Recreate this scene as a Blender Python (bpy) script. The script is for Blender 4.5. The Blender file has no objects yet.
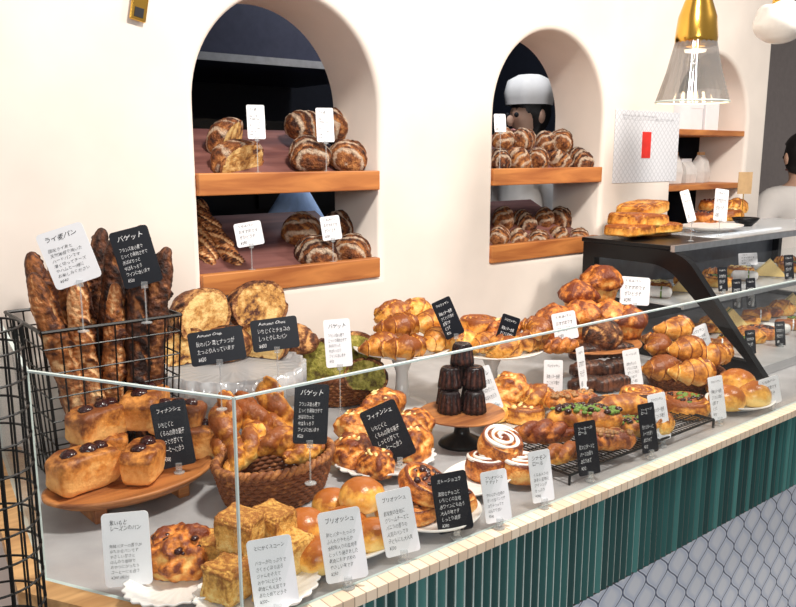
import bpy, bmesh, math, random
from mathutils import Vector, Matrix, noise
random.seed(11)
S = bpy.context.scene
C = S.collection
PI = math.pi
R_ = math.radians
try:
    S.view_settings.view_transform = 'Standard'
    S.view_settings.look = 'None'
except Exception: pass
# ------------------------------------------------------------------ camera
FPX = 800.0; H = 1.6
PITCH = R_(10.6); YAW = R_(39.1)
SP, CP, SY, CY = math.sin(PITCH), math.cos(PITCH), math.sin(YAW), math.cos(YAW)
cam = bpy.data.cameras.new('camera'); camo = bpy.data.objects.new('camera', cam); C.objects.link(camo)
cam.sensor_width = 36; cam.lens = 36 * FPX / 796.0; cam.clip_start = .02
camo.location = (0, 0, H); camo.rotation_euler = (PI/2 - PITCH, 0, -YAW)
S.camera = camo
def ray(u, v):
    r = (u - 398) / FPX; up = (303.5 - v) / FPX
    hf = CP + SP * up
    return Vector((hf * SY + r * CY, hf * CY - r * SY, CP * up - SP))
def at(u, v, z):
    d = ray(u, v); t = (z - H) / d.z
    return Vector((0, 0, H)) + d * t, t
def atY(u, v, Y):
    d = ray(u, v); t = Y / d.y
    return Vector((0, 0, H)) + d * t, t
T = .925     # counter surface
D = 1.95     # wall plane
# ------------------------------------------------------------------ materials
def newmat(name):
    m = bpy.data.materials.new(name); m.use_nodes = True
    nt = m.node_tree; b = nt.nodes['Principled BSDF']
    return m, nt, b
def N(nt, typ, **kw):
    n = nt.nodes.new(typ)
    for k, v in kw.items(): setattr(n, k, v)
    return n
def L(nt, a, b): nt.links.new(a, b)
def ramp(nt, fac, stops):
    r = nt.nodes.new('ShaderNodeValToRGB')
    e = r.color_ramp.elements
    while len(e) < len(stops): e.new(.5)
    for i, (p, c) in enumerate(stops):
        e[i].position = p; e[i].color = (*c, 1)
    L(nt, fac, r.inputs[0]); return r
def plain(name, c, rough=.5, metal=0, noise_amt=.12, scale=30, bump=0, spec=.5):
    m, nt, b = newmat(name)
    tc = N(nt, 'ShaderNodeTexCoord'); n = N(nt, 'ShaderNodeTexNoise'); n.inputs['Scale'].default_value = scale; n.inputs['Detail'].default_value = 4
    L(nt, tc.outputs['Object'], n.inputs['Vector'])
    lo = tuple(x * (1 - noise_amt) for x in c); hi = tuple(min(1, x * (1 + noise_amt)) for x in c)
    r = ramp(nt, n.outputs['Fac'], [(.3, lo), (.7, hi)])
    L(nt, r.outputs[0], b.inputs['Base Color'])
    b.inputs['Roughness'].default_value = rough; b.inputs['Metallic'].default_value = metal
    b.inputs['Specular IOR Level'].default_value = spec
    if bump:
        bp = N(nt, 'ShaderNodeBump'); bp.inputs['Strength'].default_value = bump; bp.inputs['Distance'].default_value = .003
        L(nt, n.outputs['Fac'], bp.inputs['Height']); L(nt, bp.outputs[0], b.inputs['Normal'])
    return m
def crust(name, light, mid, dark, scale=5, rough=.45, bump=.5, top=.5, flour=None, fdir='Y', fscale=2.2, fth=(.72, .98), stops=(.36, .53, .71), bd=.005, pt=.24, spec=.4):
    m, nt, b = newmat(name)
    tc = N(nt, 'ShaderNodeTexCoord'); oi = N(nt, 'ShaderNodeObjectInfo')
    n = N(nt, 'ShaderNodeTexNoise'); n.noise_dimensions = '4D'; n.inputs['Scale'].default_value = scale; n.inputs['Detail'].default_value = 8; n.inputs['Roughness'].default_value = .65
    mw = N(nt, 'ShaderNodeMath', operation='MULTIPLY'); mw.inputs[1].default_value = 17
    L(nt, oi.outputs['Random'], mw.inputs[0]); L(nt, mw.outputs[0], n.inputs['W'])
    L(nt, tc.outputs['Object'], n.inputs['Vector'])
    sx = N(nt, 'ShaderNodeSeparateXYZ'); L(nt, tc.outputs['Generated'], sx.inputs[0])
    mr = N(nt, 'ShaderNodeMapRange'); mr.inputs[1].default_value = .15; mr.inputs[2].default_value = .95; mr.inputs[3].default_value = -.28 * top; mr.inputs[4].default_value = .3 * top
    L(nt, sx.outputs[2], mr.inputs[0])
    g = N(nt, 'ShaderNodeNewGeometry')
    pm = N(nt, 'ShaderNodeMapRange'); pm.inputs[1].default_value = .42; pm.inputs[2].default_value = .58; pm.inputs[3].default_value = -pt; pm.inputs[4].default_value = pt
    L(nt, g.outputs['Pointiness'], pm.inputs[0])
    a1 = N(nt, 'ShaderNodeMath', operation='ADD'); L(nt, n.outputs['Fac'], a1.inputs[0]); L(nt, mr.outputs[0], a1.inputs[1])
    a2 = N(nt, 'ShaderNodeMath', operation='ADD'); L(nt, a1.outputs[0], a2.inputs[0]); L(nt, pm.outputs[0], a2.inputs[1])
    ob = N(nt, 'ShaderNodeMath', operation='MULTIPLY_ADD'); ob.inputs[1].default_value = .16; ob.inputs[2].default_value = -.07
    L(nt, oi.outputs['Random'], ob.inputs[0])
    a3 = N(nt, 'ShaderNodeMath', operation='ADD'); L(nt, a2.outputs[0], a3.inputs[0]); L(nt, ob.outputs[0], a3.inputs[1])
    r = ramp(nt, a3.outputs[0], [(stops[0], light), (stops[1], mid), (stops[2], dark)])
    col = r.outputs[0]
    if flour:
        w = N(nt, 'ShaderNodeTexWave', wave_type='BANDS', bands_direction=fdir, wave_profile='SIN'); w.inputs['Scale'].default_value = fscale; w.inputs['Distortion'].default_value = 5; w.inputs['Detail'].default_value = 3; w.inputs['Detail Scale'].default_value = 1.6
        L(nt, tc.outputs['Object'], w.inputs['Vector'])
        n2 = N(nt, 'ShaderNodeTexNoise'); n2.inputs['Scale'].default_value = 12; n2.inputs['Detail'].default_value = 7; n2.inputs['Roughness'].default_value = .7
        L(nt, tc.outputs['Object'], n2.inputs['Vector'])
        mm = N(nt, 'ShaderNodeMath', operation='MULTIPLY_ADD'); mm.inputs[1].default_value = 1.1
        L(nt, n2.outputs['Fac'], mm.inputs[0]); L(nt, w.outputs['Fac'], mm.inputs[2])
        sc_ = N(nt, 'ShaderNodeMath', operation='DIVIDE'); sc_.inputs[1].default_value = 2
        L(nt, mm.outputs[0], sc_.inputs[0])
        rr = ramp(nt, sc_.outputs[0], [(fth[0]/2, (0, 0, 0)), (fth[1]/2, (.9, .9, .9))])
        mx = N(nt, 'ShaderNodeMix', data_type='RGBA'); L(nt, rr.outputs[0], mx.inputs[0]); L(nt, col, mx.inputs[6]); mx.inputs[7].default_value = (*flour, 1)
        col = mx.outputs[2]
    L(nt, col, b.inputs['Base Color']); b.inputs['Roughness'].default_value = rough; b.inputs['Specular IOR Level'].default_value = spec
    n3 = N(nt, 'ShaderNodeTexNoise'); n3.inputs['Scale'].default_value = scale * 4; n3.inputs['Detail'].default_value = 7
    L(nt, tc.outputs['Object'], n3.inputs['Vector'])
    bp = N(nt, 'ShaderNodeBump'); bp.inputs['Strength'].default_value = bump; bp.inputs['Distance'].default_value = bd
    L(nt, n3.outputs['Fac'], bp.inputs['Height']); L(nt, bp.outputs[0], b.inputs['Normal'])
    return m
def wood(name, c1, c2, scale=3, rough=.5, direction='X'):
    m, nt, b = newmat(name)
    tc = N(nt, 'ShaderNodeTexCoord'); mp = N(nt, 'ShaderNodeMapping')
    mp.inputs['Scale'].default_value = (1, 9, 9) if direction == 'X' else (9, 1, 9)
    L(nt, tc.outputs['Object'], mp.inputs[0])
    n = N(nt, 'ShaderNodeTexNoise'); n.inputs['Scale'].default_value = scale; n.inputs['Detail'].default_value = 8; n.inputs['Distortion'].default_value = .6
    L(nt, mp.outputs[0], n.inputs['Vector'])
    r = ramp(nt, n.outputs['Fac'], [(.35, c1), (.62, c2)])
    L(nt, r.outputs[0], b.inputs['Base Color']); b.inputs['Roughness'].default_value = rough
    return m
def glassmat(name, tint=(.98, .99, .985), rough=.02, base=.014, body=0, k=.5):
    m = bpy.data.materials.new(name); m.use_nodes = True; nt = m.node_tree; nt.nodes.clear()
    out = N(nt, 'ShaderNodeOutputMaterial'); tr = N(nt, 'ShaderNodeBsdfTransparent'); gl = N(nt, 'ShaderNodeBsdfGlossy'); mx = N(nt, 'ShaderNodeMixShader')
    lw = N(nt, 'ShaderNodeLayerWeight'); lw.inputs['Blend'].default_value = .5
    pw = N(nt, 'ShaderNodeMath', operation='POWER'); pw.inputs[1].default_value = 4
    ma = N(nt, 'ShaderNodeMath', operation='MULTIPLY_ADD'); ma.inputs[1].default_value = k; ma.inputs[2].default_value = base
    L(nt, lw.outputs['Facing'], pw.inputs[0]); L(nt, pw.outputs[0], ma.inputs[0])
    tr.inputs[0].default_value = (*tint, 1); gl.inputs['Roughness'].default_value = rough
    L(nt, ma.outputs[0], mx.inputs[0]); L(nt, tr.outputs[0], mx.inputs[1]); L(nt, gl.outputs[0], mx.inputs[2])
    last = mx.outputs[0]
    if body:
        df = N(nt, 'ShaderNodeBsdfDiffuse'); df.inputs[0].default_value = (.85, .87, .88, 1); m2 = N(nt, 'ShaderNodeMixShader'); m2.inputs[0].default_value = body
        L(nt, last, m2.inputs[1]); L(nt, df.outputs[0], m2.inputs[2]); last = m2.outputs[0]
    L(nt, last, out.inputs[0]); return m
M = {}
M['plaster'] = plain('cream plaster', (.84, .755, .68), .85, scale=3.5, noise_amt=.07, bump=.35)
M['taupe'] = plain('taupe wall paint', (.3, .26, .25), .8, noise_amt=.05)
M['floor'] = plain('grey concrete floor', (.3, .28, .27), .6, noise_amt=.2, scale=6)
M['kitchen'] = plain('dark slate kitchen wall', (.014, .016, .028), .7)
M['hood'] = plain('dark slate metal', (.06, .065, .11), .45, .3)
M['steel'] = plain('brushed steel', (.55, .57, .6), .3, 1)
M['dsteel'] = plain('dark steel', (.12, .13, .15), .35, .8)
M['black'] = plain('satin black paint', (.004, .004, .005), .3, spec=.3)
M['iron'] = plain('black wire', (.008, .008, .008), .4, .3)
M['white'] = plain('white glazed ceramic', (.86, .84, .81), .18, noise_amt=.03)
M['paper'] = plain('white paper card', (.9, .9, .93), .6, noise_amt=.02)
M['slate'] = plain('black card', (.005, .006, .011), .4, noise_amt=.2, spec=.3)
M['ink'] = plain('black ink', (.003, .003, .006), .7)
M['chalk'] = plain('white ink', (.9, .9, .92), .7)
M['grey'] = plain('faint grey print', (.45, .45, .48), .7)
M['red'] = plain('red print', (.75, .03, .02), .6)
M['tan'] = plain('kraft card', (.5, .32, .16), .7)
M['surf'] = plain('pale stone worktop', (.42, .41, .42), .25, scale=12)
M['brass'] = plain('polished brass', (.75, .43, .08), .2, 1, noise_amt=.05)
M['opal'] = plain('opal glass', (.8, .77, .72), .25, noise_amt=.02)
M['shelfwood'] = wood('honey oak shelf', (.36, .11, .028), (.62, .24, .065))
M['boardwood'] = wood('red brown slanted board', (.12, .042, .038), (.24, .1, .085))
M['traywood'] = wood('acacia wood', (.22, .07, .022), (.54, .21, .06), 4)
M['palewood'] = wood('pale oak', (.5, .26, .1), (.72, .42, .18), 4)
M['wicker'] = crust('woven wicker', (.82, .42, .16), (.56, .23, .065), (.2, .06, .018), 60, .6, .3, 0)
M['glass'] = glassmat('clear glass')
M['plastic'] = glassmat('clear acrylic', (.9, .92, .93), .1, .1, .2)
M['cutglass'] = glassmat('pressed glass', (.86, .86, .88), .12, .2, .3)
M['smoke'] = glassmat('smoky glass', (.5, .47, .46), .05, .1, .1)
M['edge'] = plain('polished glass edge', (.6, .7, .68), .25, noise_amt=.05)
M['shirt'] = plain('white cotton', (.85, .8, .76), .85, noise_amt=.05, scale=12, bump=.3)
M['skin'] = plain('skin', (.62, .37, .26), .5, noise_amt=.05)
M['hair'] = plain('black hair', (.012, .01, .01), .45, scale=80, noise_amt=.4)
M['blue'] = plain('light blue cloth', (.35, .5, .8), .8)
M['navy'] = plain('navy cloth', (.02, .03, .07), .8)
M['icing'] = plain('white sugar icing', (.9, .86, .8), .35, noise_amt=.04)
M['pink'] = plain('pink lips', (.6, .25, .22), .5)
M['green'] = plain('leafy green', (.13, .22, .03), .6, noise_amt=.7, scale=60)
M['cream'] = plain('cream filling', (.92, .68, .28), .45, noise_amt=.12)
M['fig'] = plain('dark glazed fruit', (.04, .01, .01), .2, noise_amt=.5, scale=60)
M['nut'] = plain('nuts and seeds', (.34, .16, .055), .5, noise_amt=.6, scale=40)
M['pbag'] = plain('frosted bag', (.7, .68, .66), .4, noise_amt=.1)
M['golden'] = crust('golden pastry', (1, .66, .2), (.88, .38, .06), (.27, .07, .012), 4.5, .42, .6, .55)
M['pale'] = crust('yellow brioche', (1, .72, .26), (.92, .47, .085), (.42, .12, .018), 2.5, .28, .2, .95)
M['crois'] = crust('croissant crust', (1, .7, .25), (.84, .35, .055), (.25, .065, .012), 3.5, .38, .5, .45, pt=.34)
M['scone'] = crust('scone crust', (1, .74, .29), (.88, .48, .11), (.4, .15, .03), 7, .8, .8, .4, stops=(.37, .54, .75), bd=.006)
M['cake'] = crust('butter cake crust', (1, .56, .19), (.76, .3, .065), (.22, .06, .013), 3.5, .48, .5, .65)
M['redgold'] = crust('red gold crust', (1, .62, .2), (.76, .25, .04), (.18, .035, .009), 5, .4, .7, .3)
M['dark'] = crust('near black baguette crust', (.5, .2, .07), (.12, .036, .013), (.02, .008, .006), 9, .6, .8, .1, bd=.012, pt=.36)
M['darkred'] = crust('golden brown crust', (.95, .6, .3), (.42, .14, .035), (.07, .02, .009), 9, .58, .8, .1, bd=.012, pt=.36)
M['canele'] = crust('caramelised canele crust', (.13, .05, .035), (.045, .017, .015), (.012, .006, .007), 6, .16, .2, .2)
M['choco'] = crust('chocolate bread crust', (.22, .08, .04), (.09, .032, .018), (.025, .01, .008), 5, .35, .4, .3)
FL = (.8, .62, .45)
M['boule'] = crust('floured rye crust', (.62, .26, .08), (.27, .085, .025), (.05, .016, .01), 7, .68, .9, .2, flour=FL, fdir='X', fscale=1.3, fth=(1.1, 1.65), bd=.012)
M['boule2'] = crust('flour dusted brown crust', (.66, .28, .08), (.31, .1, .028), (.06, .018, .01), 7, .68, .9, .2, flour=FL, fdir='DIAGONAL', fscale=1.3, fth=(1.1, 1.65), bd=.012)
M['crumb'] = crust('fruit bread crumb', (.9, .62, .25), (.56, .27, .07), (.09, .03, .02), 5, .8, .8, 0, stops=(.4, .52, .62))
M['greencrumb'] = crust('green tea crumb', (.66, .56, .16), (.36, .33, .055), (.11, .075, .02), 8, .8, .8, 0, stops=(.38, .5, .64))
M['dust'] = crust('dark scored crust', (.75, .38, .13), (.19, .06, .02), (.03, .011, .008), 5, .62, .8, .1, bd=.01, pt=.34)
def mth(nt, op, a, bb=None, c=None):
    q = N(nt, 'ShaderNodeMath', operation=op)
    for i, x in enumerate((a, bb, c)):
        if x is None: continue
        if isinstance(x, (int, float)): q.inputs[i].default_value = x
        else: L(nt, x, q.inputs[i])
    return q.outputs[0]
m, nt, b = newmat('glossy green ridged tile'); M['gtile'] = m
tc = N(nt, 'ShaderNodeTexCoord'); sx = N(nt, 'ShaderNodeSeparateXYZ'); L(nt, tc.outputs['Object'], sx.inputs[0])
wn = N(nt, 'ShaderNodeTexWhiteNoise', noise_dimensions='1D')
L(nt, mth(nt, 'FLOOR', mth(nt, 'DIVIDE', mth(nt, 'SUBTRACT', sx.outputs[0], .467), .022)), wn.inputs['W'])
r = ramp(nt, wn.outputs['Value'], [(.0, (.006, .04, .042)), (.6, (.018, .1, .098)), (1, (.06, .21, .2))]); L(nt, r.outputs[0], b.inputs['Base Color']); b.inputs['Roughness'].default_value = .08
M['grout'] = plain('pale grout', (.6, .7, .68), .8)
m, nt, b = newmat('cream mosaic tile'); M['mosaic'] = m
tc = N(nt, 'ShaderNodeTexCoord'); br = N(nt, 'ShaderNodeTexBrick'); br.offset = 0
br.inputs['Color1'].default_value = (.84, .7, .55, 1); br.inputs['Color2'].default_value = (.72, .55, .4, 1); br.inputs['Mortar'].default_value = (.36, .27, .2, 1)
br.inputs['Scale'].default_value = 1; br.inputs['Brick Width'].default_value = .022; br.inputs['Row Height'].default_value = .06; br.inputs['Mortar Size'].default_value = .001
L(nt, tc.outputs['Object'], br.inputs['Vector']); L(nt, br.outputs['Color'], b.inputs['Base Color']); b.inputs['Roughness'].default_value = .35
m, nt, b = newmat('pale blue wavy tile'); M['ogee'] = m
tc = N(nt, 'ShaderNodeTexCoord'); sx = N(nt, 'ShaderNodeSeparateXYZ'); L(nt, tc.outputs['Object'], sx.inputs[0])
W_, HH = .09, .1
sn = mth(nt, 'SINE', mth(nt, 'MULTIPLY', sx.outputs[2], 2 * PI / HH))
def fam(sg):
    x = mth(nt, 'MULTIPLY_ADD', sn, sg * .25, mth(nt, 'DIVIDE', sx.outputs[0], W_))
    fr = mth(nt, 'FRACT', mth(nt, 'ADD', x, 100.25 if sg > 0 else 100.75))
    return mth(nt, 'ABSOLUTE', mth(nt, 'SUBTRACT', fr, .5))
mn = mth(nt, 'MINIMUM', fam(1), fam(-1))
rr = ramp(nt, mn, [(.02, (.08, .11, .2)), (.045, (.8, .86, .96)), (.09, (.56, .64, .8)), (.3, (.76, .81, .9))]); L(nt, rr.outputs[0], b.inputs['Base Color']); b.inputs['Roughness'].default_value = .2
bp = N(nt, 'ShaderNodeBump'); bp.inputs['Strength'].default_value = .5; bp.inputs['Distance'].default_value = .004; L(nt, mth(nt, 'MINIMUM', mn, .12), bp.inputs['Height']); L(nt, bp.outputs[0], b.inputs['Normal'])
# ------------------------------------------------------------------ mesh helpers
def BM(): return bmesh.new()
def box(bm, x0, x1, y0, y1, z0, z1):
    v = [bm.verts.new((x, y, z)) for x in (x0, x1) for y in (y0, y1) for z in (z0, z1)]
    for f in ((0, 1, 3, 2), (4, 6, 7, 5), (0, 4, 5, 1), (2, 3, 7, 6), (0, 2, 6, 4), (1, 5, 7, 3)): bm.faces.new([v[i] for i in f])
def rbox(bm, x0, x1, y0, y1, z0, z1, r=.004):
    e0 = set(bm.edges)
    box(bm, x0, x1, y0, y1, z0, z1)
    bmesh.ops.bevel(bm, geom=[e for e in bm.edges if e not in e0], offset=r, segments=2, affect='EDGES', profile=.5)
def prism(bm, pts, z0, z1):
    a = [bm.verts.new((p[0], p[1], z0)) for p in pts]; b_ = [bm.verts.new((p[0], p[1], z1)) for p in pts]
    n = len(pts); bm.faces.new(a[::-1]); bm.faces.new(b_)
    for i in range(n): bm.faces.new((a[i], a[(i+1) % n], b_[(i+1) % n], b_[i]))
def skinrings(bm, rings, closed=True, cap0=True, cap1=True):
    V = [[bm.verts.new(p) for p in r] for r in rings]
    n = len(rings[0])
    for a, b_ in zip(V[:-1], V[1:]):
        for i in range(n if closed else n - 1):
            bm.faces.new((a[i], a[(i+1) % n], b_[(i+1) % n], b_[i]))
    if cap0 and closed: bm.faces.new(V[0][::-1])
    if cap1 and closed: bm.faces.new(V[-1])
    return V
def tube(bm, pts, r, n=6, loop=False):
    P = [Vector(p) for p in pts]; k = len(P); rings = []
    for i in range(k):
        if loop: t = P[(i+1) % k] - P[i-1]
        else: t = P[min(i+1, k-1)] - P[max(i-1, 0)]
        if t.length < 1e-9: t = Vector((0, 0, 1))
        t.normalize()
        up = Vector((0, 0, 1)) if abs(t.z) < .95 else Vector((0, 1, 0))
        s = t.cross(up).normalized(); u_ = s.cross(t)
        rr_ = r(i / (k-1)) if callable(r) else r
        rings.append([P[i] + (s * math.cos(a) + u_ * math.sin(a)) * rr_ for a in [2*PI*j/n for j in range(n)]])
    if loop:
        V = skinrings(bm, rings, True, False, False)
        for i in range(n): bm.faces.new((V[-1][i], V[-1][(i+1) % n], V[0][(i+1) % n], V[0][i]))
    else: skinrings(bm, rings)
def lathe(bm, prof, n=48, fn=None, sx=1, sy=1, cap=True):
    rings = []
    for (r, z) in prof:
        ring = []
        for j in range(n):
            a = 2*PI*j/n; rr_ = r; zz = z
            if fn: rr_, zz = fn(r, z, a)
            ring.append(Vector((rr_*math.cos(a)*sx, rr_*math.sin(a)*sy, zz)))
        rings.append(ring)
    skinrings(bm, rings, True, cap, cap)
def sph(bm, fn, nu=32, nv=20, off=Vector((0, 0, 0))):
    rings = []
    for i in range(1, nv):
        ph = PI * (1 - i / nv)
        rings.append([fn(Vector((math.sin(ph)*math.cos(t), math.sin(ph)*math.sin(t), math.cos(ph))), t, ph) + off for t in [2*PI*j/nu for j in range(nu)]])
    V = skinrings(bm, rings, True, False, False)
    b0 = bm.verts.new(fn(Vector((0, 0, -1)), 0, PI) + off); t0 = bm.verts.new(fn(Vector((0, 0, 1)), 0, 0) + off)
    for j in range(nu):
        bm.faces.new((b0, V[0][(j+1) % nu], V[0][j])); bm.faces.new((t0, V[-1][j], V[-1][(j+1) % nu]))
def sp(x, e): return math.copysign(abs(x)**e, x)
def sweep(bm, path, rad, n=40, m_=16, wx=1, wz=1):
    rings = []
    for i in range(n+1):
        t = i/n; p = path(t); q = path(min(1, t+.01)) - path(max(0, t-.01)); q.normalize()
        up = Vector((0, 0, 1)) if abs(q.z) < .95 else Vector((0, 1, 0))
        s = q.cross(up).normalized(); u_ = s.cross(q)
        rings.append([p + s*math.cos(a)*rad(t, a)*wx + u_*math.sin(a)*rad(t, a)*wz for a in [2*PI*j/m_ for j in range(m_)]])
    skinrings(bm, rings)
def nz(p, s, o=0): return noise.noise(Vector((p.x*s+o, p.y*s+o*1.7, p.z*s-o)))
def tomesh(name, bm, mats, smooth=True, zero=False, slotfn=None):
    bmesh.ops.recalc_face_normals(bm, faces=bm.faces)
    if zero:
        mz = min(v.co.z for v in bm.verts)
        for v in bm.verts: v.co.z -= mz
    if slotfn:
        for f in bm.faces: f.material_index = slotfn(f)
    me = bpy.data.meshes.new(name); bm.to_mesh(me); bm.free()
    for x in (mats if isinstance(mats, (list, tuple)) else [mats]): me.materials.append(M[x] if isinstance(x, str) else x)
    if smooth:
        for p in me.polygons: p.use_smooth = True
    return me
def link(name, me, parent=None, loc=None, rot=None):
    o = bpy.data.objects.new(name, me); C.objects.link(o)
    if parent: o.parent = parent
    if loc is not None: o.location = loc
    if rot is not None: o.rotation_euler = rot
    return o
def obj(name, bm, mat, parent=None, smooth=False, **k): return link(name, tomesh(name, bm, mat, smooth), parent, **k)
def tag(o, label, cat, group=None):
    o['label'] = label; o['category'] = cat
    if group: o['group'] = group
    return o
def thing(name, label, cat, loc=(0, 0, 0), rz=0, group=None):
    o = bpy.data.objects.new(name, None); C.objects.link(o); o.empty_display_size = .05
    o.location = loc; o.rotation_euler = (0, 0, rz); return tag(o, label, cat, group)
def struct(o): o['kind'] = 'structure'; return o
# ------------------------------------------------------------------ lettering
TXT = {}
def rawtext(body, size, align='LEFT', shear=.2, sp_=1.0, off=-.006):
    cu = bpy.data.curves.new('t', 'FONT'); cu.body = body; cu.size = size; cu.resolution_u = 2; cu.shear = shear; cu.align_x = align; cu.space_line = sp_; cu.offset = off
    o = bpy.data.objects.new('t', cu); C.objects.link(o); bpy.context.view_layer.update()
    me = bpy.data.meshes.new_from_object(o.evaluated_get(bpy.context.evaluated_depsgraph_get()))
    bpy.data.objects.remove(o)
    for v in me.vertices:
        x, y = v.co.x, v.co.y
        v.co.x += .05*math.sin(y*5.1+x*1.3)+.025*math.sin(x*3.7); v.co.y += .07*math.sin(x*1.9+y)+.035*math.sin(x*6.1)
    return me
def fit(me, x0, x1, z0, z1, y, keep=False):
    vs = me.vertices
    if not len(vs): return []
    ax = min(v.co.x for v in vs); bx = max(v.co.x for v in vs); az = min(v.co.y for v in vs); bz = max(v.co.y for v in vs)
    kx = (x1-x0)/max(bx-ax, 1e-6); kz = (z1-z0)/max(bz-az, 1e-6)
    if keep: kx = min(kx, kz*1.15); kz = min(kz, kx*1.3)
    return [(x0+(v.co.x-ax)*kx, y, z1-(bz-v.co.y)*kz) for v in vs]
WORDS = {
 'epi': ("紫いもと\nレーズンのパン", "発酵バターの香りが\nゆたかなパンです\nやさしい甘さと\nほんのり塩味で\nおやつにぴったり\nコーヒーにも合う\n¥260 (税込)"),
 'scone': ("とにかくスコーン", "バターがたっぷりで\nさくさくほろほろ\nジャムをそえて\nおやつにどうぞ\n朝食にも人気です\nあたためてどうぞ\n¥200~"),
 'bri': ("ブリオッシュ", "卵とバターたっぷり\nふんわりやわらか\n全粒粉入りの生地を\nじっくり焼きました\n朝食におすすめの\nやさしい味です\n¥250"),
 'bri2': ("ブリオッシュ", "自家製の生地に\nクリームチーズと\nバニラの香りの\n人気のパンです\n子どもにも大人気\n¥230"),
 'tete': ("ブリオッシュ\nア テット", "やわらかい生地の\nちいさなパンです\nはちみつ入りで\nほんのり甘い\n¥240"),
 'cinn': ("シナモン\nロール", "くるみ入りの\nあまい生地に\nアイシング\nたっぷり\n¥280"),
 'bag': ("バゲット", "フランス産小麦で\nじっくり発酵させて\n外はぱりっと\n中はもっちり\nワインに合います\n¥320"),
 'choc': ("ガトーショコラ", "濃厚なチョコと\nいちじくの生地\n赤ワインにも合う\n大人の味です\nしっとり濃厚\n¥380"),
 'aut': ("Autumn Crisp", "秋のパン 栗とナッツが\nたっぷり入っています\n¥420"),
 'autc': ("Autumn Choc", "いちじくとチョコの\nしっとりしたパン\n¥400"),
 'cake': ("フィナンシェ", "いちじくと\nくるみの焼き菓子\nしっとり甘くて\nコーヒーに合う\n¥300"),
 'long': ("ライ麦パン", "国産ライ麦と\n天然酵母で焼いた\nハードパンです\n薄く切ってチーズ\nやハムと一緒に\nお楽しみください\n¥540"),
 'cro': ("クロワッサン", "発酵バター使用\nさくさくの層が\n自慢です\nどうぞ\n¥270"),
 'can': ("カヌレ", "ラム酒の香り\n外はかりっと\n中はもちもち\n¥290"),
 'sau': ("ソーセージ\nロール", "粒マスタードと\nハーブの香り\nあたためて\n¥310"),
 'sml': ("くるみパン", "おすすめです\nぜひどうぞ\n¥280"),
}
def card_mesh(key, w, h, ink):
    t, b_ = WORDS[key]
    k = ('t', key)
    if k not in TXT: TXT[k] = (rawtext(t, 1, off=0), rawtext(b_, 1, sp_=1.35))
    a, bb = TXT[k]
    me = bpy.data.meshes.new('lettering')
    top = h * (.27 if '\n' in t else .145)
    va = fit(a, -w*.33, w*.33, h/2-.09*h-top*.75, h/2-.09*h, -.0013, True)
    vb = fit(bb, -w*.37, w*.33, -h/2+.1*h, h/2-.15*h-top, -.0013)
    fs = [tuple(p.vertices) for p in a.polygons] + [tuple(i+len(va) for i in p.vertices) for p in bb.polygons]
    me.from_pydata(va+vb, [], fs); me.materials.append(M[ink]); return me
for k_ in WORDS: card_mesh(k_, .06, .09, 'ink')
# ------------------------------------------------------------------ price cards
def card(u, v, wp, hp, z0, col, key, label, roll=0, a=24, tilt=10, Y=None, stem=.012, group=None):
    if Y is not None: c, t = atY(u, v, Y)
    else:
        zc = z0 + .05
        for _ in range(5):
            c, t = at(u, v, zc); zc = z0 + stem + hp*t/FPX/2
    w = wp*t/FPX/max(.6, math.cos(YAW - R_(a))); h = hp*t/FPX
    rt = thing('price_card', label, 'price card', (0, 0, 0), 0, group)
    Mx = Matrix.Rotation(-R_(a), 4, 'Z') @ Matrix.Rotation(-R_(tilt), 4, 'X') @ Matrix.Rotation(R_(roll), 4, 'Y')
    bot = c + (Mx @ Vector((0, 0, -h/2)))
    rt.location = (bot.x, bot.y, z0)
    bm = BM(); r0 = min(w, h)*.09; pts = []
    for (cx, cz, a0) in ((w/2-r0, h/2-r0, 0), (-w/2+r0, h/2-r0, 90), (-w/2+r0, -h/2+r0, 180), (w/2-r0, -h/2+r0, 270)):
        for k in range(4): pts.append((cx+r0*math.cos(R_(a0+30*k)), cz+r0*math.sin(R_(a0+30*k))))
    skinrings(bm, [[Vector((p[0], y, p[1])) for p in pts] for y in (-.0008, .0008)])
    co = obj('card', bm, 'paper' if col == 'w' else 'slate', rt)
    co.matrix_local = Matrix.Translation(c - rt.location) @ Mx
    link('lettering', card_mesh(key, w, h, 'ink' if col == 'w' else 'chalk'), co)
    bm = BM()
    zb = bot.z - z0
    lathe(bm, [(.001, 0), (.011, 0), (.011, .002), (.002, .004)], 16)
    tube(bm, [(0, 0, .002), (0, 0, max(zb, .004))], .0016, 6)
    box(bm, -.006, .006, -.005, .004, max(zb-.006, .002), zb + .007)
    obj('clip_stand', bm, 'plastic', rt, rot=(0, 0, -R_(a)))
    return rt
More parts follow.
